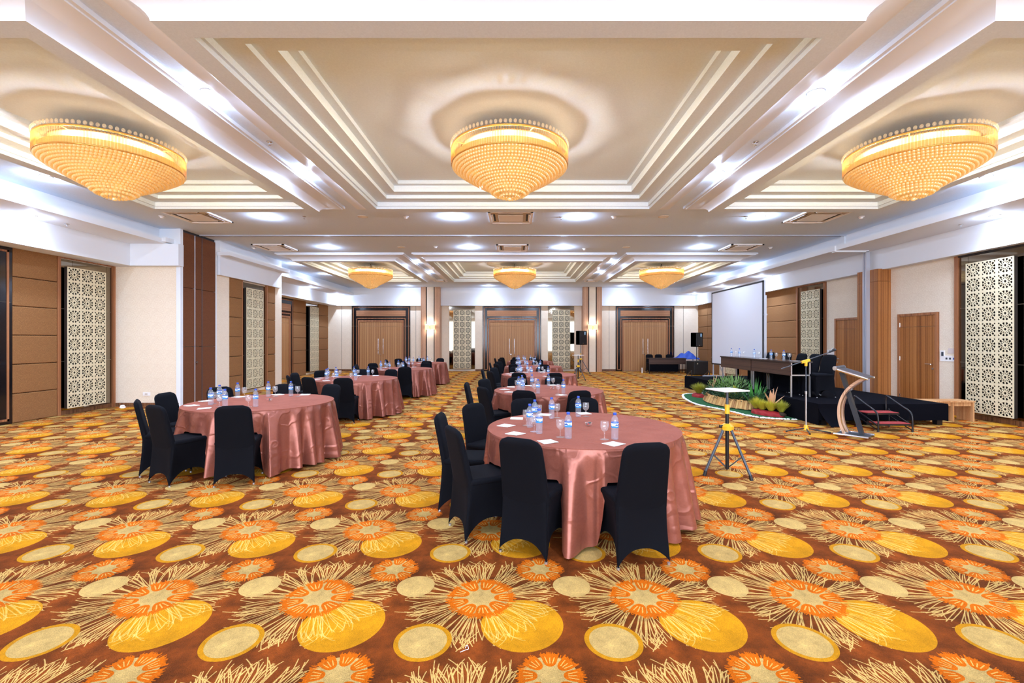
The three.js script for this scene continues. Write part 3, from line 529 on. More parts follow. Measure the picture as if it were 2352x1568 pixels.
for (const [x, y, d, label, r] of [[-3.31, 4.25, 9.85, 'cream round ceiling speaker left of the near middle coffer', 0.11], [3.17, 4.25, 9.85, 'cream round ceiling speaker right of the near middle coffer', 0.11], [-3.3, 4.25, 13.1, 'cream round ceiling speaker beyond the track on the left', 0.11], [3.15, 4.25, 13.1, 'cream round ceiling speaker beyond the track on the right', 0.11], [-7.62, 4.25, 8.62, 'white round ceiling speaker below the near left chandelier', 0.13]]) {
  const o = thing('ceiling_speaker', label, 'speaker', [x, y, d], 0, 'round ceiling speakers'); part('rim', lathe([[r - 0.015, -0.004], [r - 0.008, -0.012], [r, -0.006], [r, 0], [r - 0.015, 0]], 28), M.vent, o); part('grille', new THREE.CylinderGeometry(r - 0.014, r - 0.014, 0.006, 28).translate(0, -0.003, 0), M.plastic, o);
}

// ================================================================ tables, chairs and what stands on them
// chair: origin on the floor under the seat, facing +z (towards its table)
const chairGeo = (() => {
  const rows = 18, N = 96;
  // skirt: stretched cover from seat edge to the four feet, hem arched between them
  const per = (u) => {   // 0..4 round the seat: 0 front-left .. ; returns x, z in -1..1 and closeness to a corner
    const k = Math.floor(u) % 4, t = u - Math.floor(u); const pts = [[-1, 1], [1, 1], [1, -1], [-1, -1]], a = pts[k], b = pts[(k + 1) % 4];
    return [lerp(a[0], b[0], t), lerp(a[1], b[1], t), Math.abs(t - 0.5) * 2, k];
  };
  const pos = [], idx = [];
  for (let j = 0; j <= rows; j++) for (let i = 0; i <= N; i++) {
    const [px, pz, cn, k] = per(i / N * 4), v = j / rows, arch = 1 - Math.pow(cn, 2.4);
    const hem = 0.008 + (k === 1 || k === 3 ? 0.14 : 0.115) * arch, y = lerp(0.455, hem, v);
    const round = (q) => q;
    const tx = px * 0.20, tz = pz > 0 ? 0.215 * pz : 0.224 * -Math.abs(pz), bxx = px * 0.215, bz = pz > 0 ? 0.215 * pz : -0.268 * Math.abs(pz);
    const w = (0.455 - y) / 0.455, pinch = 1 - (k === 2 ? 0.12 : 0.26) * arch * Math.sin(Math.min(1, w * 1.25) * PI * 0.62), e = Math.pow(w, 1.25);
    let x = lerp(tx, bxx, e), z = lerp(tz, bz, e);
    if (k === 0 || k === 2) z *= pinch; else x *= pinch;
    const c = Math.pow(cn, 14) * 0.018; x -= Math.sign(x) * c; z -= Math.sign(z) * c;
    pos.push(x, y, z);
  }
  for (let j = 0; j < rows; j++) for (let i = 0; i < N; i++) { const a = j * (N + 1) + i, b = a + N + 1; idx.push(a, b, a + 1, a + 1, b, b + 1); }
  const sk = new THREE.BufferGeometry(); sk.setAttribute('position', new THREE.Float32BufferAttribute(pos, 3)); sk.setIndex(idx); sk.computeVertexNormals();
  const skirt = uvBox(toCreasedNormals(sk, 0.7));
  const seat = uvBox(new RoundedBoxGeometry(0.405, 0.055, 0.43, 4, 0.024).translate(0, 0.458, 0.01));
  { const p = seat.attributes.position; for (let i = 0; i < p.count; i++) if (p.getY(i) > 0.46) p.setY(i, p.getY(i) + 0.018 * (1 - Math.pow(p.getX(i) / 0.21, 2)) * (1 - Math.pow((p.getZ(i) - 0.01) / 0.22, 2))); seat.computeVertexNormals(); }
  // backrest: rounded top, leaning back, a little wider at the seat, flaring into the rear of the skirt
  const RB = 26, NB = 48, bp = [], bi = [];
  for (let j = 0; j <= RB; j++) {
    const v = j / RB, y = 0.40 + v * 0.48;
    let hw = lerp(0.196, 0.172, v); const top = (y - 0.80) / 0.08; if (top > 0) hw -= 0.075 * (1 - Math.sqrt(Math.max(0, 1 - top * top)));
    const zc = -0.19 - 0.10 * Math.pow(v, 1.1), th = 0.032 - 0.006 * v - (top > 0.4 ? 0.02 * Math.pow((top - 0.4) / 0.6, 2) : 0);
    for (let i = 0; i <= NB; i++) { const a = i / NB * TAU, ca = Math.cos(a), sa = Math.sin(a), n = 0.28; bp.push(Math.sign(ca) * Math.pow(Math.abs(ca), n) * hw, y, zc + Math.sign(sa) * Math.pow(Math.abs(sa), 0.6) * th + 0.02 * (1 - Math.pow(ca, 2)) * 0); }
  }
  for (let j = 0; j < RB; j++) for (let i = 0; i < NB; i++) { const a = j * (NB + 1) + i, b = a + NB + 1; bi.push(a, b, a + 1, a + 1, b, b + 1); }
  const ci = bp.length / 3; bp.push(0, 0.882, -0.29); for (let i = 0; i < NB; i++) bi.push(RB * (NB + 1) + i, ci, RB * (NB + 1) + i + 1);
  const bk = new THREE.BufferGeometry(); bk.setAttribute('position', new THREE.Float32BufferAttribute(bp, 3)); bk.setIndex(bi); bk.computeVertexNormals();
  const back = uvBox(toCreasedNormals(bk, 0.9));
  const foot = new THREE.CylinderGeometry(0.012, 0.012, 0.016, 10);
  return { skirt, seat, back, foot };
})();
const chair = (() => {
  const o = thing('banquet_chair', '', 'chair');
  part('backrest', chairGeo.back, M.spandex, o); part('seat', chairGeo.seat, M.spandex, o); part('skirt', chairGeo.skirt, M.spandex, o);
  for (const [x, z] of [[-0.19, 0.19], [0.19, 0.19], [-0.19, -0.24], [0.19, -0.24]]) part('foot', chairGeo.foot, M.steel, o).position.set(x, 0.008, z);
  return o;
})();
let chairUsed = false;
function placeChair(x, y, d, turn, label, group) { if (!chairUsed) { chairUsed = true; chair.position.set(x, y, -d); chair.rotation.y = turn; chair.userData.label = label; chair.userData.group = group; return chair; } return copy(chair, [x, y, d], turn, label, group); }

// bottle, goblet, napkin, ashtray
const labelTex = (() => {
  const c = canvas(512, 128), x = c.getContext('2d'); x.fillStyle = '#e9f3fb'; x.fillRect(0, 0, 512, 128);
  x.fillStyle = '#2a63b8'; x.fillRect(0, 0, 512, 22); x.fillStyle = '#3f97d2';
  for (let k = 0; k < 2; k++) { x.save(); x.translate(k * 256, 0); x.fillStyle = '#2f86cc'; x.beginPath(); x.moveTo(0, 98); x.bezierCurveTo(60, 64, 110, 118, 160, 84); x.bezierCurveTo(200, 60, 230, 80, 256, 98); x.lineTo(256, 128); x.lineTo(0, 128); x.fill(); x.fillStyle = '#1d4f9f'; x.beginPath(); x.moveTo(60, 78); x.lineTo(98, 38); x.lineTo(118, 58); x.lineTo(140, 32); x.lineTo(186, 78); x.fill(); x.fillStyle = '#7cc4e8'; x.beginPath(); x.ellipse(214, 58, 22, 13, 0.4, 0, TAU); x.fill(); x.restore(); }
  return tex(c);
})();
M.label = std({ map: labelTex, roughness: 0.35 });
const bottle = (() => {
  const o = thing('water_bottle', '', 'bottle'), r = 0.0315;
  const pts = [[0.001, 0.002], [0.024, 0], [0.029, 0.004], [r, 0.012]]; for (let i = 0; i < 6; i++) { const y = 0.02 + i * 0.013; pts.push([r - 0.0022, y], [r, y + 0.0065]); }
  pts.push([r - 0.001, 0.1], [r - 0.001, 0.145], [r, 0.152], [0.03, 0.165], [0.026, 0.178], [0.018, 0.19], [0.0125, 0.197], [0.0125, 0.206]);
  const body = part('body', lathe(pts, 20), M.pet, o);
  part('label', new THREE.CylinderGeometry(r + 0.0003, r + 0.0003, 0.046, 24, 1, true).translate(0, 0.122, 0), M.label, body);
  part('cap', lathe([[0, 0.222], [0.0135, 0.222], [0.0148, 0.219], [0.0148, 0.203], [0.012, 0.203]], 18), M.cap, o);
  return o;
})();
const goblet = (() => {
  const o = thing('water_goblet', '', 'glass');
  part('bowl', lathe([[0.0005, 0.0662], [0.0035, 0.0662], [0.012, 0.069], [0.028, 0.082], [0.0345, 0.1], [0.0355, 0.12], [0.0335, 0.152], [0.0325, 0.152], [0.0342, 0.12], [0.033, 0.1], [0.027, 0.084], [0.011, 0.072], [0.0005, 0.071]], 24), M.glass, o);
  part('stem', lathe([[0.0003, 0.01], [0.0055, 0.01], [0.0045, 0.02], [0.006, 0.03], [0.0042, 0.042], [0.0065, 0.055], [0.0075, 0.063], [0.006, 0.066], [0.0003, 0.066]], 14), M.glass, o);
  part('foot', lathe([[0.0005, 0.001], [0.036, 0.001], [0.037, 0.003], [0.02, 0.006], [0.0055, 0.0098], [0.0005, 0.0098]], 24), M.glass, o);
  return o;
})();
const napkin = (() => {
  const o = thing('paper_napkin', '', 'napkin');
  const s = 0.066, a = uvBox(new THREE.BoxGeometry(2 * s, 0.002, 2 * s, 6, 1, 6)); { const p = a.attributes.position; for (let i = 0; i < p.count; i++) { const x = p.getX(i), z = p.getZ(i); p.setY(i, p.getY(i) + 0.002 + 0.004 * Math.max(0, (x + z) / (2 * s)) ** 2); } a.computeVertexNormals(); }
  part('sheet', a, M.napkin, o);
  const f = new THREE.Shape(); f.moveTo(-s, -s); f.lineTo(s * 0.98, -s); f.lineTo(-s, s * 0.98);
  part('fold', new THREE.ExtrudeGeometry(f, { depth: 0.0015, bevelEnabled: false }).rotateX(-PI / 2).translate(0, 0.0035, 0), M.napkin, o);
  return o;
})();
const ashtray = (() => {
  const o = thing('sweet_bowl', '', 'bowl');
  part('bowl', lathe([[0.0005, 0.003], [0.02, 0.003], [0.033, 0.018], [0.038, 0.032], [0.036, 0.033], [0.031, 0.02], [0.018, 0.007], [0.0005, 0.006]], 20), M.glass, o);
  const rr = rng(4), cols = [C(40, 70, 60), C(200, 60, 50), C(235, 235, 235), C(30, 40, 80)];
  for (let i = 0; i < 5; i++) part('wrapped_sweet', new RoundedBoxGeometry(0.024, 0.012, 0.014, 1, 0.004).rotateY(rr() * 3).rotateZ((rr() - 0.5) * 0.6).translate((rr() - 0.5) * 0.03, 0.016 + 0.004 * i, (rr() - 0.5) * 0.03), std({ color: cols[i % 4], roughness: 0.35 }), o);
  return o;
})();
const firstUse = new Set();
function put(proto, pos, turn, label, group) { if (!firstUse.has(proto)) { firstUse.add(proto); proto.position.set(pos[0], pos[1], -pos[2]); proto.rotation.y = turn; proto.userData.label = label; proto.userData.group = group; return proto; } return copy(proto, pos, turn, label, group); }

// round table with a satin cloth that hangs to the floor and rides up over the pushed-in seats
const TOPY = 0.755, TR = 0.9;
function clothGeo(seed, chairAngles) {   // angle 0 = +x, PI/2 = away from the camera (+d)
  const N = 384, R = 26, r = rng(seed), k = [...Array(6)].map((_, i) => [[5, 11, 19, 24, 29, 37][i] + Math.floor(r() * 3), r() * TAU, [0.25, 0.35, 0.7, 0.6, 0.4, 0.25][i] * (0.7 + 0.6 * r())]);
  const pos = [], uv = [], idx = [];
  const diff = (a, b) => Math.abs(((a - b + PI) % TAU + TAU) % TAU - PI);
  const raise = (th) => { let m = 0; for (const c of chairAngles) m = Math.max(m, 1 - smooth(0.165, 0.25, diff(th, c))); return m; };
  const near = (th) => { let m = 9; for (const c of chairAngles) m = Math.min(m, diff(th, c)); return m; };
  for (let j = 0; j <= R; j++) for (let i = 0; i <= N; i++) {
    const th = i / N * TAU, up = raise(th), t = j / R;
    let f = 0; for (const [kk, ph, a] of k) f += a * Math.sin(kk * th + ph + 0.35 * Math.sin(3 * th + ph)); f = Math.tanh(f * 1.3);
    const pile = Math.exp(-Math.pow((near(th) - 0.285) / 0.05, 2));
    const hem = lerp(0.018 + 0.012 * (1 + Math.sin(7 * th + seed)), 0.512, up), y = lerp(TOPY, hem, t), w = (TOPY - y) / (TOPY - 0.02);
    let rad = TR + 0.006 * smooth(0, 0.1, w) + 0.05 * w + (0.105 * f + 0.06 * pile) * Math.pow(w, 0.85) * (1 - up * 0.75) - 0.03 * up * w;
    if (j === 0) rad = TR - 0.004; if (t > 0 && t < 0.05) rad = TR + 0.003;
    pos.push(Math.cos(th) * rad, j === 0 ? TOPY + 0.002 : y, -Math.sin(th) * rad); uv.push(th * 0.92, y);
  }
  for (let j = 0; j < R; j++) for (let i = 0; i < N; i++) { const a = j * (N + 1) + i, b = a + N + 1; idx.push(a, b, a + 1, a + 1, b, b + 1); }
  const g = new THREE.BufferGeometry(); g.setAttribute('position', new THREE.Float32BufferAttribute(pos, 3)); g.setAttribute('uv', new THREE.Float32BufferAttribute(uv, 2)); g.setIndex(idx); g.computeVertexNormals();
  return g;
}
const topDisc = (() => { const g = new THREE.CylinderGeometry(TR - 0.001, TR - 0.001, 0.006, 96).translate(0, TOPY, 0), p = g.attributes.position, uv = g.attributes.uv; for (let i = 0; i < p.count; i++) uv.setXY(i, p.getX(i), p.getZ(i)); return g; })();
const tableGeo = { top: new THREE.CylinderGeometry(TR - 0.015, TR - 0.015, 0.02, 48).translate(0, TOPY - 0.018, 0), leg: new THREE.CylinderGeometry(0.016, 0.016, TOPY - 0.028, 10).translate(0, (TOPY - 0.028) / 2, 0) };
M.satin.side = M.satinTop.side = THREE.DoubleSide;
// places round a table: offset of the chair from the table centre (x, d) and of its bottle, goblet, napkin
const SEATS_R = [
  ['front right', 0.27, -1.16, [0.194, -0.544], [0.105, -0.555], [0.146, -0.723]],
  ['front left', -0.58, -1.02, [-0.191, -0.511], [-0.254, -0.466], [-0.374, -0.641]],
  ['left front', -1.10, -0.62, [-0.426, -0.311], [-0.467, -0.235], [-0.636, -0.323]],
  ['left', -1.32, 0.04, [-0.5, -0.018], [-0.531, 0.069], [-0.725, 0.054]],
  ['left rear', -1.08, 0.70, [-0.441, 0.287], [-0.395, 0.404], [-0.625, 0.456]],
  ['rear left', -0.52, 1.12, [-0.255, 0.474], [-0.194, 0.51], [-0.314, 0.696]],
  ['rear right', 0.18, 1.20, [0.042, 0.582], [0.123, 0.582], [0.132, 0.79]]];
const SEATS_L = [
  ['front right', 0.40, -1.16, [0.175, -0.461], [0.104, -0.493], [0.05, -0.66]],
  ['front left', -0.45, -1.13, [-0.191, -0.483], [-0.275, -0.461], [-0.356, -0.618]],
  ['left front', -1.04, -0.70, [-0.48, -0.318], [-0.52, -0.2], [-0.673, -0.385]],
  ['left', -1.25, -0.02, [-0.60, 0.041], [-0.62, 0.15], [-0.79, 0.041]],
  ['left rear', -1.02, 0.72, [-0.55, 0.362], [-0.48, 0.405], [-0.62, 0.5]],
  ['rear left', -0.28, 1.18, [-0.216, 0.55], [-0.114, 0.55], [-0.192, 0.77]],
  ['rear right', 0.46, 1.12, [0.094, 0.595], [0.216, 0.55], [0.22, 0.77]]];
const ORD = ['nearest', 'second', 'third', 'fourth', 'fifth'];
function roundTable(row, i, cx, cd, seats, tweak = {}) {
  const which = ORD[i] + ' table, ' + row + ' row', rr = rng(100 + i * 7 + (row === 'left' ? 50 : 0));
  const t = thing('round_table', 'round banquet table under pink cloth, ' + ORD[i] + ' in the ' + row + ' row', 'table', [cx, 0, cd], 0, 'round banquet tables');
  part('table_top', tableGeo.top, M.wenge, t); for (const [x, z] of [[-0.4, -0.4], [0.4, -0.4], [-0.4, 0.4], [0.4, 0.4]]) part('leg', tableGeo.leg, M.blackMetal, t).position.set(x, 0, z);
  const list = seats.map((s, n) => { const o = tweak[n]; return o ? [s[0], o[0], o[1], ...s.slice(3)] : s; });
  const angles = list.map((s) => Math.atan2(s[2], s[1]));
  const cl = thing('tablecloth', 'shiny dusty pink satin cloth on the ' + which, 'tablecloth', [cx, 0, cd], 0, 'satin tablecloths');
  part('cloth_skirt', clothGeo(200 + i * 13 + (row === 'left' ? 7 : 0), angles), M.satin, cl); part('cloth_top', topDisc, M.satinTop, cl);
  const T = TOPY + 0.0035;
  list.forEach(([pos, ox, od, b, g, n], q) => {
    const L = Math.hypot(ox, od), ux = ox / L, ud = od / L, seatR = L - 0.235;
    placeChair(cx + ux * seatR, 0, cd + ud * seatR, Math.atan2(-ux, ud) + (rr() - 0.5) * 0.12, 'black spandex chair at the ' + pos + ' of the ' + which, 'banquet chairs at the round tables');
    const j = () => (rr() - 0.5) * (i ? 0.012 : 0);
    put(bottle, [cx + b[0] + j(), T, cd + b[1] + j()], rr() * 6, 'water bottle with blue cap, ' + pos + ' place, ' + which, 'water bottles on the round tables');
    put(goblet, [cx + g[0] + j(), T, cd + g[1] + j()], 0, 'clear stemmed goblet, ' + pos + ' place, ' + which, 'goblets on the round tables');
    put(napkin, [cx + n[0] + j(), T, cd + n[1] + j()], Math.atan2(ux, -ud) + PI / 4 * (q % 2 ? 1 : 0.4) + rr() * 0.3, 'folded white paper napkin, ' + pos + ' place, ' + which, 'napkins on the round tables');
  });
  put(ashtray, [cx + 0.07, T, cd + 0.055], rr(), 'small glass bowl of sweets in the middle of the ' + which, 'sweet bowls on the round tables');
}
roundTable('right', 0, 0.628, 4.36, SEATS_R, {});
roundTable('right', 1, 0.533, 7.60, SEATS_R, { 0: [0.33, -1.15], 1: [-0.41, -1.13], 2: [-1.0, -0.68] });
roundTable('right', 2, 0.54, 11.1, SEATS_R, { 0: [0.28, -1.17], 1: [-0.46, -1.1] });
roundTable('right', 3, 0.53, 14.45, SEATS_R);
roundTable('right', 4, 0.53, 17.9, SEATS_R);
roundTable('left', 0, -3.42, 6.15, SEATS_L, { 0: [0.34, -1.17], 1: [-0.48, -1.14] });
roundTable('left', 1, -3.5, 9.9, SEATS_L, { 0: [0.25, -1.28] });
roundTable('left', 2, -3.36, 13.3, SEATS_L);
roundTable('left', 3, -3.47, 16.75, SEATS_L);

// ================================================================ stage
const SH = 0.4;
{
  const o = thing('stage_platform', 'low black carpeted stage along the right wall', 'stage', [6.82, 0, 11.9]);
  const X0 = 5.62, X1 = 8.03, D0 = 8.5, D1 = 15.25, L = (a, b, c, d, e, f) => bx(a - 6.82, b - 6.82, c, d, e - 11.9, f - 11.9);
  part('deck', L(X0, X1, SH - 0.04, SH, D0, D1), M.blackCloth, o);
  part('skirt', [L(X0 - 0.006, X0 + 0.006, 0.01, SH - 0.02, D0, D1)], M.blackCloth, o);
  part('skirt', [L(X0, X1, 0.095, SH - 0.02, D0 - 0.006, D0 + 0.006)], M.blackCloth, o);
  part('skirt', [L(X1 - 0.006, X1 + 0.006, 0.08, SH - 0.02, D0, D1)], M.blackCloth, o);
  for (const x of [5.75, 6.6, 7.3, 7.92]) for (const d of [8.6, 10.2, 11.9, 13.6, 15.1]) part('foot', L(x - 0.05, x + 0.05, 0, SH - 0.03, d - 0.05, d + 0.05), M.blackMetal, o);
  // loose corner of the skirt cloth lying out on the carpet
  const N = 14, pos = [], idx = [];
  for (let j = 0; j <= N; j++) for (let i = 0; i <= N; i++) { const u = i / N, v = j / N, x = 5.6 + u * 0.42 * (1 - 0.55 * v) + v * 0.10, y = lerp(SH - 0.02, 0.012, Math.pow(v, 0.8)), d = 8.49 - 0.22 * Math.pow(v, 1.6) * (1 - 0.3 * u) - 0.02 * Math.sin(u * 9) * v; pos.push(x - 6.82, y, -(d - 11.9)); }
  for (let j = 0; j < N; j++) for (let i = 0; i < N; i++) { const a = j * (N + 1) + i, b = a + N + 1; idx.push(a, b, a + 1, a + 1, b, b + 1); }
  const g = new THREE.BufferGeometry(); g.setAttribute('position', new THREE.Float32BufferAttribute(pos, 3)); g.setIndex(idx); g.computeVertexNormals();
  M.blackCloth.side = THREE.DoubleSide; part('loose_cloth', uvBox(g), M.blackCloth, o);
}
// two training tables end to end along the stage front
for (const [d0, d1, label] of [[9.5, 11.1, 'dark wood table on the stage, end nearer the lectern'], [11.105, 12.75, 'dark wood table on the stage, end nearer the projection screen']]) {
  const o = thing('stage_table', label, 'table', [5.92, SH, (d0 + d1) / 2], 0, 'stage tables'), dm = (d0 + d1) / 2, L = (a, b, c, d, e, f) => bx(a - 5.92, b - 5.92, c, d, e - dm, f - dm);
  part('table_top', L(5.68, 6.16, 0.715, 0.745, d0, d1), std({ color: C(58, 50, 48), roughness: 0.16 }), o);
  part('modesty_panel', L(5.70, 5.718, 0.445, 0.715, d0 + 0.015, d1 - 0.015), M.wenge, o);
  for (const x of [5.735, 6.12]) for (const d of [d0 + 0.04, d1 - 0.04]) part('leg', L(x - 0.0125, x + 0.0125, 0, 0.715, d - 0.0125, d + 0.0125), M.steel, o);
  part('table_skirt', L(6.145, 6.152, 0.005, 0.70, d0 + 0.02, Math.min(d1 - 0.02, 12.15)), M.blackCloth, o);
  for (const d of [d0 + 0.04, d1 - 0.04]) part('side_rail', L(5.735, 6.12, 0.44, 0.465, d - 0.008, d + 0.008), M.steel, o);
}
[[6.33, 9.6, -1.42, 'black covered chair at the near end of the stage table'], [6.33, 10.1, -PI / 2, 'black covered chair behind the stage table, second from its near end'], [6.35, 10.6, -PI / 2, 'black covered chair behind the stage table, third from its near end'], [6.30, 11.1, -PI / 2, 'black covered chair behind the stage table, fourth from its near end'], [6.2, 11.62, -PI / 2, 'black covered chair behind the stage table, beside the screen edge']]
  .forEach(([x, d, a, label]) => placeChair(x, SH, d, a, label, 'chairs on the stage'));
const stageTop = SH + 0.745;
['nearest the lectern', 'second from the lectern', 'middle one', 'second from the screen end', 'at the screen end'].forEach((w, i) => {
  const d = [10.05, 10.55, 11.3, 12.05, 12.5][i];
  put(bottle, [5.88, stageTop, d], i, 'water bottle with blue cap on the stage table, ' + w, 'bottles on the stage table');
  put(goblet, [5.96, stageTop, d - 0.07], 0, 'clear goblet on the stage table, ' + w, 'goblets on the stage table');
});
put(napkin, [5.9, stageTop, 9.68], 0.2, 'white paper lying at the near end of the stage table', 'papers on the stage table');
put(napkin, [5.92, stageTop, 10.95], 0.5, 'white paper lying mid way along the stage table', 'papers on the stage table');
// projection screen on the stage, along the right wall
{
  const o = thing('projection_screen', 'white projection screen with black border standing on the stage', 'screen', [6.42, SH, 13.44]), s0 = -1.57, s1 = 1.57;
  const L = (a, b, c, d, e, f) => bx(a, b, c - SH, d - SH, e, f), B = 0.045;
  part('screen_surface', L(-0.008, 0.0, 0.80 + B, 3.14 - B, s0 + B, s1 - B), M.screen, o);
  part('border', [L(-0.012, 0.004, 3.14 - B, 3.14, s0, s1), L(-0.012, 0.004, 0.80, 0.80 + B, s0, s1), L(-0.012, 0.004, 0.80, 3.14, s0, s0 + B), L(-0.012, 0.004, 0.80, 3.14, s1 - B, s1)], M.black, o);
  part('frame', [L(0.004, 0.034, 3.11, 3.14, s0, s1), L(0.004, 0.034, 0.80, 0.83, s0, s1), L(0.004, 0.034, 0.80, 3.14, s0 - 0.025, s0 + 0.01), L(0.004, 0.034, 0.80, 3.14, s1 - 0.01, s1 + 0.025)], M.alu, o);
  for (const s of [s0 - 0.01, s1 + 0.01]) {
    part('leg', [L(0.035, 0.065, SH, 2.75, s - 0.015, s + 0.015), L(-0.3, 0.42, SH, SH + 0.03, s - 0.015, s + 0.015)], M.alu, o);
    part('brace', bar(V(0.05, 0.85, s), V(0.40, 0.02, s), 0.024, 0.024), M.alu, o);
    for (const y of [0.62, 1.85]) part('clamp', L(0.0, 0.075, y + SH - 0.02, y + SH + 0.02, s - 0.028, s + 0.028), M.alu, o);
  }
}
// red-treaded steps at the near end, plain ones at the far end
function steps(label, pos, turn, treadMat) {    // origin: middle of the foot, climbing towards -z
  const o = thing('stage_steps', label, 'steps', pos, turn, 'stage steps'), q = (x, y, z) => new THREE.Vector3(x, y, z);
  const lo = part('tread', uvBox(new RoundedBoxGeometry(0.56, 0.02, 0.22, 1, 0.006).translate(0, 0.135, -0.12)), treadMat, o), hi = part('tread', uvBox(new RoundedBoxGeometry(0.56, 0.02, 0.24, 1, 0.006).translate(0, 0.285, -0.38)), treadMat, o);
  part('tread_edge', new THREE.BoxGeometry(0.565, 0.03, 0.012).translate(0, 0.12, -0.008), M.blackMetal, lo); part('tread_edge', new THREE.BoxGeometry(0.565, 0.03, 0.012).translate(0, 0.27, -0.258), M.blackMetal, hi);
  for (const s of [-1, 1]) {
    const x = s * 0.297;
    part('handrail', tube([q(x, 0.0, 0), q(x, 0.2, 0), q(x, 0.29, -0.015), q(x, 0.34, -0.05), q(x, 0.45, -0.3), q(x, 0.545, -0.51), q(x, 0.56, -0.545), q(x, 0.53, -0.565), q(x, 0.3, -0.57)], 0.014, 40, 8), M.blackMetal, o);
    part('stringer', [bar(q(x, 0.10, 0), q(x, 0.31, -0.52), 0.018, 0.018), bar(q(x, 0.03, -0.02), q(x, 0.20, -0.5), 0.014, 0.014)], M.blackMetal, o);
    part('leg', cyl(q(x, 0.0, -0.5), q(x, 0.33, -0.5), 0.012, 0.012, 8), M.blackMetal, o);
    part('foot_cap', [cyl(q(x, 0, 0), q(x, 0.03, 0), 0.018, 0.016, 10), cyl(q(x, 0, -0.5), q(x, 0.03, -0.5), 0.018, 0.016, 10)], M.black, o);
  }
}
const redTread = std({ map: tintTex(256, fineN, [132, 34, 34], [176, 62, 58], 4, 4), roughness: 0.95 });
steps('small steps with red treads and black rails at the near end of the stage', [6.55, 0, 7.9], 0, redTread);
steps('small dark steps with black rails at the far end of the stage', [6.2, 0, 15.95], PI, M.blackCloth);

// ---- bench by the right mirror
{
  const o = thing('wooden_bench', 'light wood bench beside the stage under the large lattice', 'bench', [8.48, 0, 9.08]);
  const L = (a, b, c, d, e, f) => bx(a, b, c, d, e, f);
  part('bench_top', L(-0.44, 0.46, 0.375, 0.40, -0.18, 0.18), M.benchWood, o);
  part('leg_board', L(0.425, 0.45, 0, 0.375, -0.17, 0.0), M.benchWood, o); part('leg_board', L(-0.41, -0.385, 0, 0.375, -0.17, 0.17), M.benchWood, o); part('leg_board', L(0.03, 0.055, 0, 0.375, -0.17, 0.17), M.benchWood, o); part('leg_board', L(0.425, 0.45, 0, 0.375, 0.0, 0.17), M.benchWood, o);
  part('apron', L(-0.385, 0.425, 0.295, 0.375, -0.13, -0.11), M.benchWood, o);
}

// ================================================================ stands, lectern, loudspeakers
const q3 = (x, y, z) => new THREE.Vector3(x, y, z);
function tripod(o, hub, spread, legAngles, r, foot = true) {
  for (const a of legAngles) {
    const c = Math.cos(a), s = Math.sin(a), A = q3(c * 0.045, hub, s * 0.045), B = q3(c * spread, 0.02, s * spread), mid = A.clone().lerp(B, 0.56);
    const lg = part('leg', cyl(A, B, r, r, 12), M.greyMetal, o); part('brace', bar(mid, q3(c * 0.025, 0.10, s * 0.025), 0.016, 0.006), M.greyMetal, o);
    part('rubber_foot', cyl(B.clone().lerp(A, 0.07), q3(c * spread, 0.0, s * spread), r * 1.25, r * 1.35, 12), M.black, lg);
  }
}
function stand(name, label, category, pos, turn, withTop, angles, height = 1.0) {
  const o = thing(name, label, category, pos, turn, withTop ? 'projector stands' : undefined);
  const hub = withTop ? 0.56 : 0.7, low = 0.07;
  part('pole', cyl(q3(0, low, 0), q3(0, hub + 0.2, 0), 0.021, 0.021, 14), M.blackMetal, o);
  part('upper_pole', cyl(q3(0, hub + 0.2, 0), q3(0, height - 0.01, 0), 0.016, 0.016, 14), M.greyMetal, o);
  part('clamp', [cyl(q3(0, hub + 0.16, 0), q3(0, hub + 0.27, 0), 0.027, 0.027, 14)], M.yellow, o);
  part('hub', [cyl(q3(0, hub - 0.03, 0), q3(0, hub + 0.015, 0), 0.07, 0.075, 6), cyl(q3(0, hub + 0.015, 0), q3(0, hub + 0.045, 0), 0.07, 0.04, 6)], M.yellow, o);
  part('knob', cyl(q3(-0.05, hub + 0.01, 0), q3(-0.09, hub + 0.01, 0), 0.018, 0.018, 8), M.black, o);
  tripod(o, hub - 0.02, withTop ? 0.285 : 0.45, angles, 0.0155);
  if (withTop) part('table_top', uvBox(new RoundedBoxGeometry(0.34, 0.014, 0.34, 1, 0.004).rotateY(withTop).translate(0, height, 0)), M.plastic, o);
  return o;
}
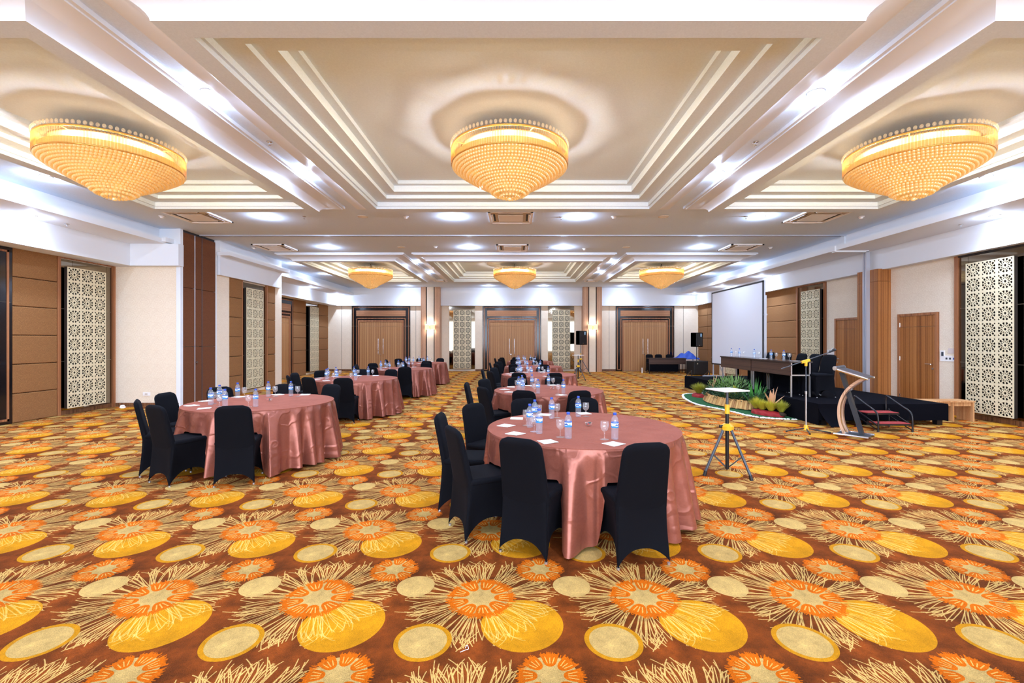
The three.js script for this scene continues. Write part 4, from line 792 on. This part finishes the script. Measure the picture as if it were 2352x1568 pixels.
// feet at (2.20, 5.36), (2.66, 5.16), (2.60, 5.65)
stand('projector_stand', 'yellow and black tripod projector stand with white top, nearest', 'tripod stand', [2.485, 0, 5.389], 0, 0.24, [PI - 0.12, 0.92, -1.15]);
stand('projector_stand', 'far tripod projector stand with white top in front of the loudspeaker', 'tripod stand', [2.42, 0, 17.9], 0.3, 0.5, [0.4, 2.5, 4.6]);
stand('speaker_stand', 'black tripod speaker stand with yellow hub near the far pilaster', 'tripod stand', [3.0, 0, 21.3], 0, 0, [0.35, 2.45, 4.55], 1.38);
function loudspeaker(label, pos, turn) {
  const o = thing('loudspeaker', label, 'loudspeaker', pos, turn, 'loudspeakers');
  const s = new THREE.Shape(); s.moveTo(-0.21, 0.16); s.lineTo(0.21, 0.16); s.lineTo(0.21, 0.02); s.lineTo(0.12, -0.18); s.lineTo(-0.12, -0.18); s.lineTo(-0.21, 0.02); s.closePath();
  part('cabinet', new THREE.ExtrudeGeometry(s, { depth: 0.62, bevelEnabled: true, bevelSize: 0.015, bevelThickness: 0.015, bevelSegments: 2 }).rotateX(-PI / 2).scale(1, 1, -1).translate(0, 0.015, 0), M.black, o);
  const gr = part('front_grille', new RoundedBoxGeometry(0.39, 0.58, 0.02, 2, 0.01).translate(0, 0.325, 0.18), M.blackMetal, o);
  part('badge', new THREE.BoxGeometry(0.03, 0.03, 0.004).translate(0, 0.07, 0.192), M.chrome, gr);
  part('sticker', new THREE.BoxGeometry(0.075, 0.14, 0.004).translate(0.1, 0.53, 0.191), std({ color: C(150, 190, 215), roughness: 0.4 }), gr);
}
loudspeaker('black loudspeaker on the tripod stand in front of the right pilaster', [3.0, 1.37, 21.3], 0.5);
loudspeaker('black loudspeaker on a pole above the subwoofer left of the screen', [8.22, 1.28, 20.9], 0.45);
{
  const o = thing('subwoofer', 'black floor subwoofer box under the pole mounted loudspeaker', 'loudspeaker', [8.28, 0, 20.95], 0.25);
  part('cabinet', new RoundedBoxGeometry(0.74, 0.62, 0.6, 2, 0.02).translate(0, 0.33, 0), M.black, o); part('front_grille', new RoundedBoxGeometry(0.68, 0.55, 0.02, 2, 0.008).translate(0, 0.33, 0.3), M.blackMetal, o);
  part('badge', new THREE.BoxGeometry(0.05, 0.06, 0.004).translate(-0.2, 0.53, 0.312), M.chrome, o);
  for (const [x, z] of [[-0.3, -0.24], [0.3, -0.24], [-0.3, 0.24], [0.3, 0.24]]) part('foot', cyl(q3(x, 0, z), q3(x, 0.025, z), 0.025, 0.025, 10), M.black, o);
  part('mounting_pole', cyl(q3(-0.06, 0.63, 0.06), q3(-0.06, 1.29, 0.06), 0.018, 0.018, 12), M.blackMetal, o);
}
// microphone on a boom stand
{
  const o = thing('microphone_stand', 'black boom microphone stand with yellow fittings beside the lectern', 'microphone stand', [4.98, 0, 7.86]);
  part('pole', cyl(q3(0, 0.05, 0), q3(0, 1.20, 0), 0.009, 0.009, 10), M.greyMetal, o);
  part('pole_sleeve', [cyl(q3(0, 0.05, 0), q3(0, 0.68, 0), 0.0125, 0.0125, 10), cyl(q3(0, 0.66, 0), q3(0, 0.71, 0), 0.018, 0.018, 10)], M.steel, o);
  part('base_hub', [cyl(q3(0, 0.04, 0), q3(0, 0.13, 0), 0.045, 0.028, 12)], M.yellow, o);
  for (const [x, d] of [[-0.33, 0.03], [0.36, -0.1], [-0.06, -0.2]]) { part('leg', cyl(q3(x * 0.08, 0.07, -d * 0.08), q3(x, 0.014, -d), 0.011, 0.011, 8), M.blackMetal, o); part('rubber_foot', cyl(q3(x * 0.93, 0.018, -d * 0.93), q3(x, 0.012, -d), 0.014, 0.014, 8), M.black, o); }
  part('boom_clamp', [cyl(q3(0, 1.14, 0), q3(0, 1.22, 0), 0.022, 0.026, 10), bar(q3(-0.08, 1.205, 0.0), q3(0.06, 1.245, 0.0), 0.042, 0.042)], M.yellow, o);
  part('boom_arm', cyl(q3(-0.43, 1.09, 0.0), q3(0.43, 1.385, 0.0), 0.0085, 0.0085, 8), M.greyMetal, o);
  part('microphone', [cyl(q3(0.40, 1.375, 0), q3(0.47, 1.41, 0), 0.012, 0.018, 10), new THREE.SphereGeometry(0.027, 14, 10).scale(1.3, 0.9, 0.9).translate(0.485, 1.418, 0)], M.black, o);
}
// lectern: sloping top, leaning dark post, bowed wood-and-metal arcs, plate base
{
  const o = thing('lectern', 'modern lectern with bowed wooden arcs and leaning dark post', 'lectern', [5.575, 0, 7.55], -0.86); o.scale.set(0.85, 0.965, 0.85);
  const arcWood = std({ map: woodTex(12, [178, 132, 98], [206, 164, 132], [224, 190, 162], 3, 1), roughness: 0.45 });
  // local x runs from the audience side (-) to the speaker side (+); z across its width
  part('base_plate', new RoundedBoxGeometry(0.52, 0.02, 0.44, 1, 0.006).translate(0, 0.03, 0), M.greyMetal, o);
  for (const z of [-0.225, 0.225]) part('base_rail', [cyl(q3(-0.28, 0.028, z), q3(0.28, 0.028, z), 0.026, 0.026, 12)], M.chrome, o);
  part('post', bar(q3(-0.2, 1.09, 0), q3(0.13, 0.04, 0), 0.06, 0.13), std({ color: C(44, 48, 54), roughness: 0.4 }), o);
  for (const z of [-0.105, 0.105]) {
    const pts = [q3(0.2, 1.015, z), q3(0.06, 0.93, z), q3(-0.1, 0.78, z), q3(-0.2, 0.58, z), q3(-0.225, 0.4, z), q3(-0.2, 0.2, z), q3(-0.13, 0.035, z)];
    const cv = new THREE.CatmullRomCurve3(pts), strip = (off, w, t) => { const s = new THREE.Shape([[-w, -t], [w, -t], [w, t], [-w, t]].map((p) => new THREE.Vector2(...p))); return new THREE.ExtrudeGeometry(s, { steps: 36, extrudePath: new THREE.CatmullRomCurve3(pts.map((p) => p.clone().add(q3(off, 0, 0)))) }); };
    part('arc', strip(0, 0.015, 0.02), arcWood, o); part('arc_edge', strip(0.021, 0.006, 0.022), M.chrome, o);
  }
  const tilt = -0.28;
  part('reading_top', new RoundedBoxGeometry(0.50, 0.018, 0.5, 1, 0.006).rotateZ(tilt).translate(0.02, 1.085, 0), M.greyMetal, o);
  part('top_rail', [q3(-1, 0, -0.255), q3(-1, 0, 0.255)].map((e) => cyl(q3(-0.235, 1.145, e.z), q3(0.275, 1.0, e.z), 0.024, 0.02, 12)), M.chrome, o);
  part('top_roll', cyl(q3(-0.24, 1.16, -0.29), q3(-0.24, 1.16, 0.29), 0.038, 0.038, 16), M.greyMetal, o);
  part('roll_cap', [cyl(q3(-0.24, 1.16, 0.29), q3(-0.24, 1.16, 0.305), 0.04, 0.034, 16), cyl(q3(-0.24, 1.16, -0.305), q3(-0.24, 1.16, -0.29), 0.034, 0.04, 16)], M.chrome, o);
}

// ---- small tables in the far right corner
{
  const o = thing('side_table', 'dark training table with modesty panel in front of the right double door', 'table', [7.2, 0, 22.0]), L = (a, b, c, d, e, f) => bx(a - 7.2, b - 7.2, c, d, e - 22, f - 22);
  part('table_top', L(6.3, 8.1, 0.70, 0.725, 21.75, 22.25), M.wenge, o); part('modesty_panel', L(6.32, 8.08, 0.44, 0.70, 21.78, 21.80), M.wenge, o); part('table_skirt', L(6.36, 7.75, 0.08, 0.44, 21.8, 21.81), M.blackCloth, o);
  for (const x of [6.34, 8.05]) for (const d of [21.8, 22.2]) part('leg', L(x - 0.015, x + 0.015, 0, 0.70, d - 0.015, d + 0.015), M.blackMetal, o);
}
[[6.62, 'black covered chair behind the far dark table, leftmost'], [7.08, 'black covered chair behind the far dark table, middle'], [7.62, 'black covered chair behind the far dark table, rightmost']].forEach(([x, l]) => placeChair(x, 0, 22.5, 0, l, 'chairs behind the far dark table'));
{
  const o = thing('folding_table', 'folding table under the blue cloth in the far right corner', 'table', [8.35, 0, 22.5]), L = (a, b, c, d, e, f) => bx(a - 8.35, b - 8.35, c, d, e - 22.5, f - 22.5);
  part('table_top', L(7.82, 8.9, 0.68, 0.71, 22.2, 22.85), M.plastic, o); for (const x of [7.95, 8.8]) for (const d of [22.28, 22.78]) part('leg', L(x - 0.015, x + 0.015, 0, 0.68, d - 0.015, d + 0.015), M.blackMetal, o);
  const N = 20, pos = [], idx = [], nz = rng(8), h = [...Array(6)].map(() => [nz() * 2 - 1, nz() * 2 - 1, 0.06 + 0.08 * nz()]);
  for (let j = 0; j <= N; j++) for (let i = 0; i <= N; i++) { const u = i / N * 2 - 1, v = j / N * 2 - 1, e = Math.max(Math.abs(u), Math.abs(v)); let y = 0.72; for (const [a, b, k] of h) y += k * 1.5 * Math.exp(-((u - a * 0.6) ** 2 + (v - b * 0.6) ** 2) * 6) * (1 - e ** 4); if (e > 0.93) y -= 0.06; pos.push(u * 0.56, y + 0.03 * Math.sin(u * 11 + v * 7) * (1 - e), v * 0.36); }
  for (let j = 0; j < N; j++) for (let i = 0; i < N; i++) { const a = j * (N + 1) + i, b = a + N + 1; idx.push(a, b, a + 1, a + 1, b, b + 1); }
  const g = new THREE.BufferGeometry(); g.setAttribute('position', new THREE.Float32BufferAttribute(pos, 3)); g.setIndex(idx); g.computeVertexNormals(); g.translate(8.35, 0, -22.5);
  single('blue_cloth', uvBox(g), std({ color: C(28, 74, 176), roughness: 0.6, side: THREE.DoubleSide }), 'rumpled bright blue cloth heaped on the corner folding table', 'cloth');
}
single('white_tube', bx(6.02, 6.06, 0, 0.26, 21.95, 21.99), M.plastic, 'short white upright tube in front of the right double door', 'tube');

// ================================================================ little garden in front of the stage
const turfEdge = [[5.55, 13.6], [4.97, 13.4], [4.62, 12.6], [4.47, 11.7], [4.45, 11.15], [4.6, 10.65], [4.72, 10.25], [4.80, 9.85], [4.84, 9.55], [5.0, 9.28], [5.28, 9.14], [5.6, 9.07]];
{
  const cv = new THREE.CatmullRomCurve3(turfEdge.map(([x, d]) => V(x, 0, d))), pts = cv.getPoints(90), r = rng(17);
  const s = new THREE.Shape(); pts.forEach((p, i) => (i ? s.lineTo(p.x, -p.z) : s.moveTo(p.x, -p.z))); s.lineTo(5.61, 9.07); s.lineTo(5.61, 13.6);
  const g = new THREE.ExtrudeGeometry(s, { depth: 0.012, bevelEnabled: false }).rotateX(-PI / 2);
  single('artificial_turf', uvBox(g), std({ map: tintTex(256, fineN, [14, 84, 40], [48, 140, 74], 4, 4), roughness: 1, bumpMap: grayTex(256, fineN, 8, 8), bumpScale: 0.012 }), 'strip of bright green artificial turf in front of the stage', 'turf');
  const stones = []; const n = 150; for (let i = 0; i < n; i++) { const p = cv.getPointAt(i / n), k = 0.018 + 0.014 * r(); stones.push(new THREE.IcosahedronGeometry(1, 0).scale(k * 1.3, k * 0.7, k).rotateY(r() * 6).translate(p.x - 0.01 + (r() - 0.5) * 0.03, 0.012, p.z + (r() - 0.5) * 0.03)); }
  const st = single('pebble_edging', join(stones), std({ color: C(238, 236, 230), roughness: 0.8 }), 'line of small white pebbles edging the green turf', 'pebbles'); st.userData.kind = 'stuff';
}
{
  const o = thing('bamboo_edging', 'low curved fence of split bamboo slats in front of the plants', 'fence', [0, 0, 0]);
  const cv = new THREE.CatmullRomCurve3([[5.12, 12.35], [4.93, 12.05], [4.80, 11.55], [4.80, 11.1], [4.87, 10.72], [5.0, 10.45], [5.16, 10.24], [5.33, 10.1]].map(([x, d]) => V(x, 0, d))), r = rng(23), n = 50;
  const mats = [C(190, 142, 78), C(172, 124, 62), C(206, 162, 96), C(158, 112, 58)].map((c) => std({ color: c, roughness: 0.6 })), geo = (() => { const g = new THREE.CylinderGeometry(0.026, 0.028, 0.21, 7, 1, false, 0, PI); g.rotateY(-PI / 2).scale(1, 1, 0.5); return g; })();
  for (let i = 0; i < n; i++) { const p = cv.getPointAt(i / (n - 1)), t = cv.getTangentAt(i / (n - 1)), m = part('slat', geo, mats[Math.floor(r() * 4)], o); const out = new THREE.Vector3(-t.z, 0, t.x); if (out.x > 0) out.negate(); m.position.set(p.x, 0.126, p.z); m.rotation.order = 'YXZ'; m.rotation.y = Math.atan2(out.x, out.z); m.rotation.x = -0.42 + (r() - 0.5) * 0.12; m.position.y += (r() - 0.5) * 0.012; m.position.addScaledVector(out, -0.04); m.rotation.z = (r() - 0.5) * 0.1; }
}
function blade(base, tip, w, bend, seg = 5) {     // one leaf, folded along its middle
  const pos = [], idx = [], dir = new THREE.Vector3().subVectors(tip, base), L = dir.length(), side = new THREE.Vector3(dir.z, 0, -dir.x); if (side.length() < 1e-4) side.set(1, 0, 0); side.normalize();
  for (let i = 0; i <= seg; i++) { const t = i / seg, p = base.clone().addScaledVector(dir, t); p.y += bend * L * Math.sin(t * PI) * 0.5; const k = w * Math.sin(Math.pow(t, 0.7) * PI * 0.93 + 0.2) ; const a = p.clone().addScaledVector(side, k), b = p.clone().addScaledVector(side, -k); p.y -= k * 0.5; pos.push(...a.toArray(), ...p.toArray(), ...b.toArray()); }
  for (let i = 0; i < seg; i++) { const a = i * 3; idx.push(a, a + 1, a + 4, a, a + 4, a + 3, a + 1, a + 2, a + 5, a + 1, a + 5, a + 4); }
  const g = new THREE.BufferGeometry(); g.setAttribute('position', new THREE.Float32BufferAttribute(pos, 3)); g.setIndex(idx); g.computeVertexNormals(); return g.toNonIndexed();
}
const leafMat = (c) => phy({ color: c, roughness: 0.55, side: THREE.DoubleSide, transmission: 0.15, thickness: 0 });
const G1 = leafMat(C(206, 196, 58)), G2 = leafMat(C(74, 150, 62)), G3 = leafMat(C(46, 86, 50)), G4 = leafMat(C(230, 176, 134)), G5 = leafMat(C(122, 158, 84)), G6 = leafMat(C(172, 170, 52)), G7 = leafMat(C(84, 74, 50));
function tuft(name, label, x, d, h, n, spread, w, mat, seed, y0 = 0.02) {
  const o = thing(name, label, 'plant', [x, 0.013, d], 0, 'plants in front of the stage'), r = rng(seed), list = [];
  for (let i = 0; i < n; i++) { const a = r() * TAU, q = Math.sqrt(r()), hh = h * (0.55 + 0.45 * r()) * (1 - 0.35 * q), b = q3(Math.cos(a) * q * spread * 0.25, y0, Math.sin(a) * q * spread * 0.25); list.push(blade(b, q3(Math.cos(a) * q * spread, y0 + hh, Math.sin(a) * q * spread), w, 0.25 * q)); }
  const f = part('foliage', join(list), mat, o); if (n > 40) f.userData.kind = 'stuff'; part('root_ball', new THREE.SphereGeometry(0.06 + spread * 0.18, 12, 8).scale(1, 0.5, 1).translate(0, (0.06 + spread * 0.18) * 0.5, 0), std({ color: C(58, 42, 30), roughness: 1 }), o);
}
function bush(name, label, x, d, h, rad, n, leafL, w, mat, seed, y0 = 0.03) {
  const o = thing(name, label, 'plant', [x, 0.013, d], 0, 'plants in front of the stage'), r = rng(seed), list = [];
  for (let i = 0; i < n; i++) { const a = r() * TAU, e = Math.acos(1 - 1.25 * r()), q = 0.4 + 0.6 * Math.sqrt(r()), c = q3(Math.sin(e) * Math.cos(a) * rad * q, y0 + h * 0.45 + Math.cos(e) * h * 0.5 * q, Math.sin(e) * Math.sin(a) * rad * q); const dir = q3(Math.sin(e) * Math.cos(a) + (r() - 0.5), 0.45 + Math.cos(e) * 0.5 + (r() - 0.5) * 0.6, Math.sin(e) * Math.sin(a) + (r() - 0.5)).normalize(); list.push(blade(c, c.clone().addScaledVector(dir, leafL * (0.7 + 0.6 * r())), w, -0.1, 3)); }
  part('foliage', join(list), mat, o).userData.kind = 'stuff'; part('stem', [cyl(q3(0, 0, 0), q3(0.01, y0 + h * 0.6, 0), 0.012, 0.006, 6), cyl(q3(0, 0.05, 0), q3(rad * 0.4, y0 + h * 0.5, 0.03), 0.007, 0.004, 6), cyl(q3(0, 0.05, 0), q3(-rad * 0.4, y0 + h * 0.5, -0.03), 0.007, 0.004, 6)], G7, o);
}
function planter(label, pts, w) {      // red cloth heaped round the pots
  const cv = new THREE.CatmullRomCurve3(pts.map(([x, d]) => V(x, 0, d))), N = 30, K = 12, pos = [], idx = [];
  for (let i = 0; i <= N; i++) { const p = cv.getPointAt(i / N), t = cv.getTangentAt(i / N), s = new THREE.Vector3(-t.z, 0, t.x), e = Math.sqrt(Math.max(0, 1 - Math.pow(i / N * 2 - 1, 8))); for (let j = 0; j <= K; j++) { const a = j / K * PI, rr = w * (1 + 0.05 * Math.sin(i * 1.3 + j)); const v = p.clone().addScaledVector(s, Math.cos(a) * rr * e); v.y = 0.014 + Math.pow(Math.sin(a), 0.6) * 0.095 * e * (1 + 0.05 * Math.sin(i * 0.9)); pos.push(v.x, v.y, v.z); } }
  for (let i = 0; i < N; i++) for (let j = 0; j < K; j++) { const a = i * (K + 1) + j, b = a + K + 1; idx.push(a, b, a + 1, a + 1, b, b + 1); }
  const g = new THREE.BufferGeometry(); g.setAttribute('position', new THREE.Float32BufferAttribute(pos, 3)); g.setIndex(idx); g.computeVertexNormals();
  single('red_planter_cloth', uvBox(g), std({ color: C(150, 16, 22), roughness: 0.7, side: THREE.DoubleSide }), label, 'cloth', 'red cloths round the plants');
}
planter('red cloth heaped round the plants at the near end of the turf', [[5.24, 10.02], [5.2, 9.75], [5.3, 9.5], [5.5, 9.36]], 0.12);
planter('red cloth round the plant at the far end of the turf', [[5.22, 13.05], [5.05, 12.8], [5.08, 12.45]], 0.13);
tuft('grass_clump', 'bushy yellow green grass clump in the far red cloth', 5.1, 12.75, 0.36, 520, 0.28, 0.004, G6, 61, 0.1);
tuft('grass_clump', 'yellow green grass clump in near red cloth, next to the bamboo', 5.22, 9.93, 0.30, 420, 0.20, 0.0035, G1, 62, 0.1);
tuft('grass_clump', 'yellow green grass clump in near red cloth, left of the pink leaves', 5.24, 9.74, 0.26, 420, 0.20, 0.0035, G1, 63, 0.1);
tuft('grass_clump', 'yellow green grass clump in near red cloth, below the pink leaves', 5.32, 9.55, 0.28, 420, 0.19, 0.0035, G1, 64, 0.1);
tuft('grass_clump', 'yellow green grass clump in near red cloth, closest to the stage corner', 5.44, 9.38, 0.30, 460, 0.18, 0.0035, G6, 65, 0.1);
function pinkPlant(label, x, d, leaves, y0, seed) { const o = thing('pink_leaf_plant', label, 'plant', [x, 0.013, d], 0, 'pink leafed plants'), r = rng(seed); for (const [dx, dy, dz, w] of leaves) part('leaf', blade(q3(0, y0, 0), q3(dx * 1.25, y0 + dy * 1.2, dz), w * 1.25, 0.1, 8), G4, o); part('stem', cyl(q3(0, 0.0, 0), q3(0, y0 + 0.05, 0), 0.012, 0.01, 8), G7, o); }
pinkPlant('broad pink leafed plant standing above the near red cloth', 5.38, 9.62, [[-0.15, 0.27, 0.03, 0.032], [-0.05, 0.30, 0.05, 0.036], [0.03, 0.33, 0.0, 0.04], [0.09, 0.36, 0.02, 0.03], [0.19, 0.2, 0.05, 0.03], [0.02, 0.26, 0.1, 0.034]], 0.17, 5);
pinkPlant('pink leafed plant beside the far steps', 5.42, 12.6, [[-0.12, 0.22, 0.02, 0.03], [0.02, 0.30, 0.0, 0.036], [0.1, 0.36, 0.0, 0.03], [-0.02, 0.2, 0.08, 0.03]], 0.22, 6);
tuft('sword_leaf_plant', 'tall dark green sword leafed plant left of the pink leaves', 5.42, 10.35, 0.92, 34, 0.38, 0.017, G2, 66);
tuft('sword_leaf_plant', 'green sword leafed plant behind the white topped stand', 5.42, 12.0, 0.72, 30, 0.3, 0.014, G2, 67);
bush('leafy_shrub', 'pale green leafy shrub behind the bamboo, furthest', 5.3, 11.75, 0.62, 0.34, 260, 0.11, 0.011, G5, 68);
bush('leafy_shrub', 'mid green shrub with narrow leaves behind the white stand top', 5.36, 11.25, 0.66, 0.34, 280, 0.13, 0.009, G5, 69);
bush('dark_shrub', 'dark green shrub just behind the far half of the bamboo', 5.08, 11.7, 0.34, 0.28, 260, 0.09, 0.013, G3, 70);
bush('dark_shrub', 'dark green shrub just behind the middle of the bamboo', 5.08, 11.1, 0.36, 0.28, 260, 0.09, 0.013, G3, 71);
bush('dark_shrub', 'dark green shrub just behind the near half of the bamboo', 5.25, 10.62, 0.36, 0.26, 260, 0.09, 0.013, G3, 72);
bush('yellow_shrub', 'small yellow green shrub among the dark shrubs', 5.2, 10.9, 0.42, 0.2, 170, 0.08, 0.01, G6, 73);
bush('dark_shrub', 'dark low shrub at the foot of the tall sword leaves', 5.38, 10.12, 0.36, 0.2, 200, 0.09, 0.012, G3, 74);

// ================================================================ small fittings
function plate(name, label, category, geos) { const o = thing(name, label, category); for (const [n, g, m] of geos) part(n, g, m, o); }
const RX = HALL.right;
plate('switch_panel', 'white switch panel with room controller right of the near wood door', 'switch', [['cover', bx(RX - 0.012, RX, 1.13, 1.36, 9.92, 10.02), M.plastic], ['display', bx(RX - 0.016, RX - 0.01, 1.24, 1.33, 9.94, 9.99), M.greyMetal], ['cover', bx(RX - 0.012, RX, 1.13, 1.25, 9.68, 9.915), M.plastic], ['button', bx(RX - 0.016, RX - 0.01, 1.17, 1.21, 9.85, 9.89), M.greyMetal], ['button', bx(RX - 0.016, RX - 0.01, 1.17, 1.21, 9.77, 9.81), M.greyMetal], ['button', bx(RX - 0.016, RX - 0.01, 1.17, 1.21, 9.69, 9.72), M.cap]]);
plate('notice_plate', 'pale notice plate above the switch panel', 'sign', [['sheet', bx(RX - 0.006, RX, 1.30, 1.41, 9.70, 9.84), std({ color: C(222, 204, 196), roughness: 0.6 })]]);
plate('switch_panel', 'white switch panel beside the half hidden wood door', 'switch', [['cover', bx(RX - 0.012, RX, 1.16, 1.30, 13.36, 13.66), M.plastic], ['display', bx(RX - 0.016, RX - 0.01, 1.22, 1.36, 13.38, 13.46), M.plastic], ['button', bx(RX - 0.018, RX - 0.012, 1.24, 1.28, 13.5, 13.56), M.greyMetal]]);
plate('wall_socket', 'white wall socket low on the cream pier wall', 'socket', [['cover', bx(-8.92, -8.75, 0.26, 0.34, 10.918, 10.93), M.plastic], ['outlet', bx(-8.87, -8.81, 0.285, 0.315, 10.912, 10.92), M.vent]]);
plate('wall_socket', 'white wall socket between the blue cloth table and subwoofer', 'socket', [['cover', bx(7.98, 8.12, 0.3, 0.4, HALL.far - 0.012, HALL.far), M.plastic], ['outlet', bx(8.02, 8.08, 0.33, 0.37, HALL.far - 0.018, HALL.far - 0.01), M.vent]]);
{ const r = rng(5), g = new THREE.IcosahedronGeometry(0.05, 2), p = g.attributes.position; for (let i = 0; i < p.count; i++) { const k = 1 + 0.35 * Math.sin(p.getX(i) * 90 + p.getZ(i) * 60) * Math.cos(p.getY(i) * 80); p.setXYZ(i, p.getX(i) * k, Math.max(-0.02, p.getY(i) * k * 0.9) + 0.02, p.getZ(i) * k); } g.computeVertexNormals(); g.translate(-9.2, 0, -10.68); single('crumpled_tissue', uvBox(g), M.napkin, 'small crumpled white tissue on the carpet by the cream pier wall', 'tissue'); }
single('thread_scrap', tube([V(-0.262, 0.006, 2.345), V(-0.255, 0.012, 2.36), V(-0.245, 0.006, 2.34), V(-0.26, 0.01, 2.325), V(-0.285, 0.006, 2.315)], 0.0016, 30, 5), M.napkin, 'tangled scrap of white thread on the carpet in front', 'thread');

scene.traverse((o) => { if (o.isMesh) o.castShadow = o.receiveShadow = true; });
renderer.render(scene, camera);
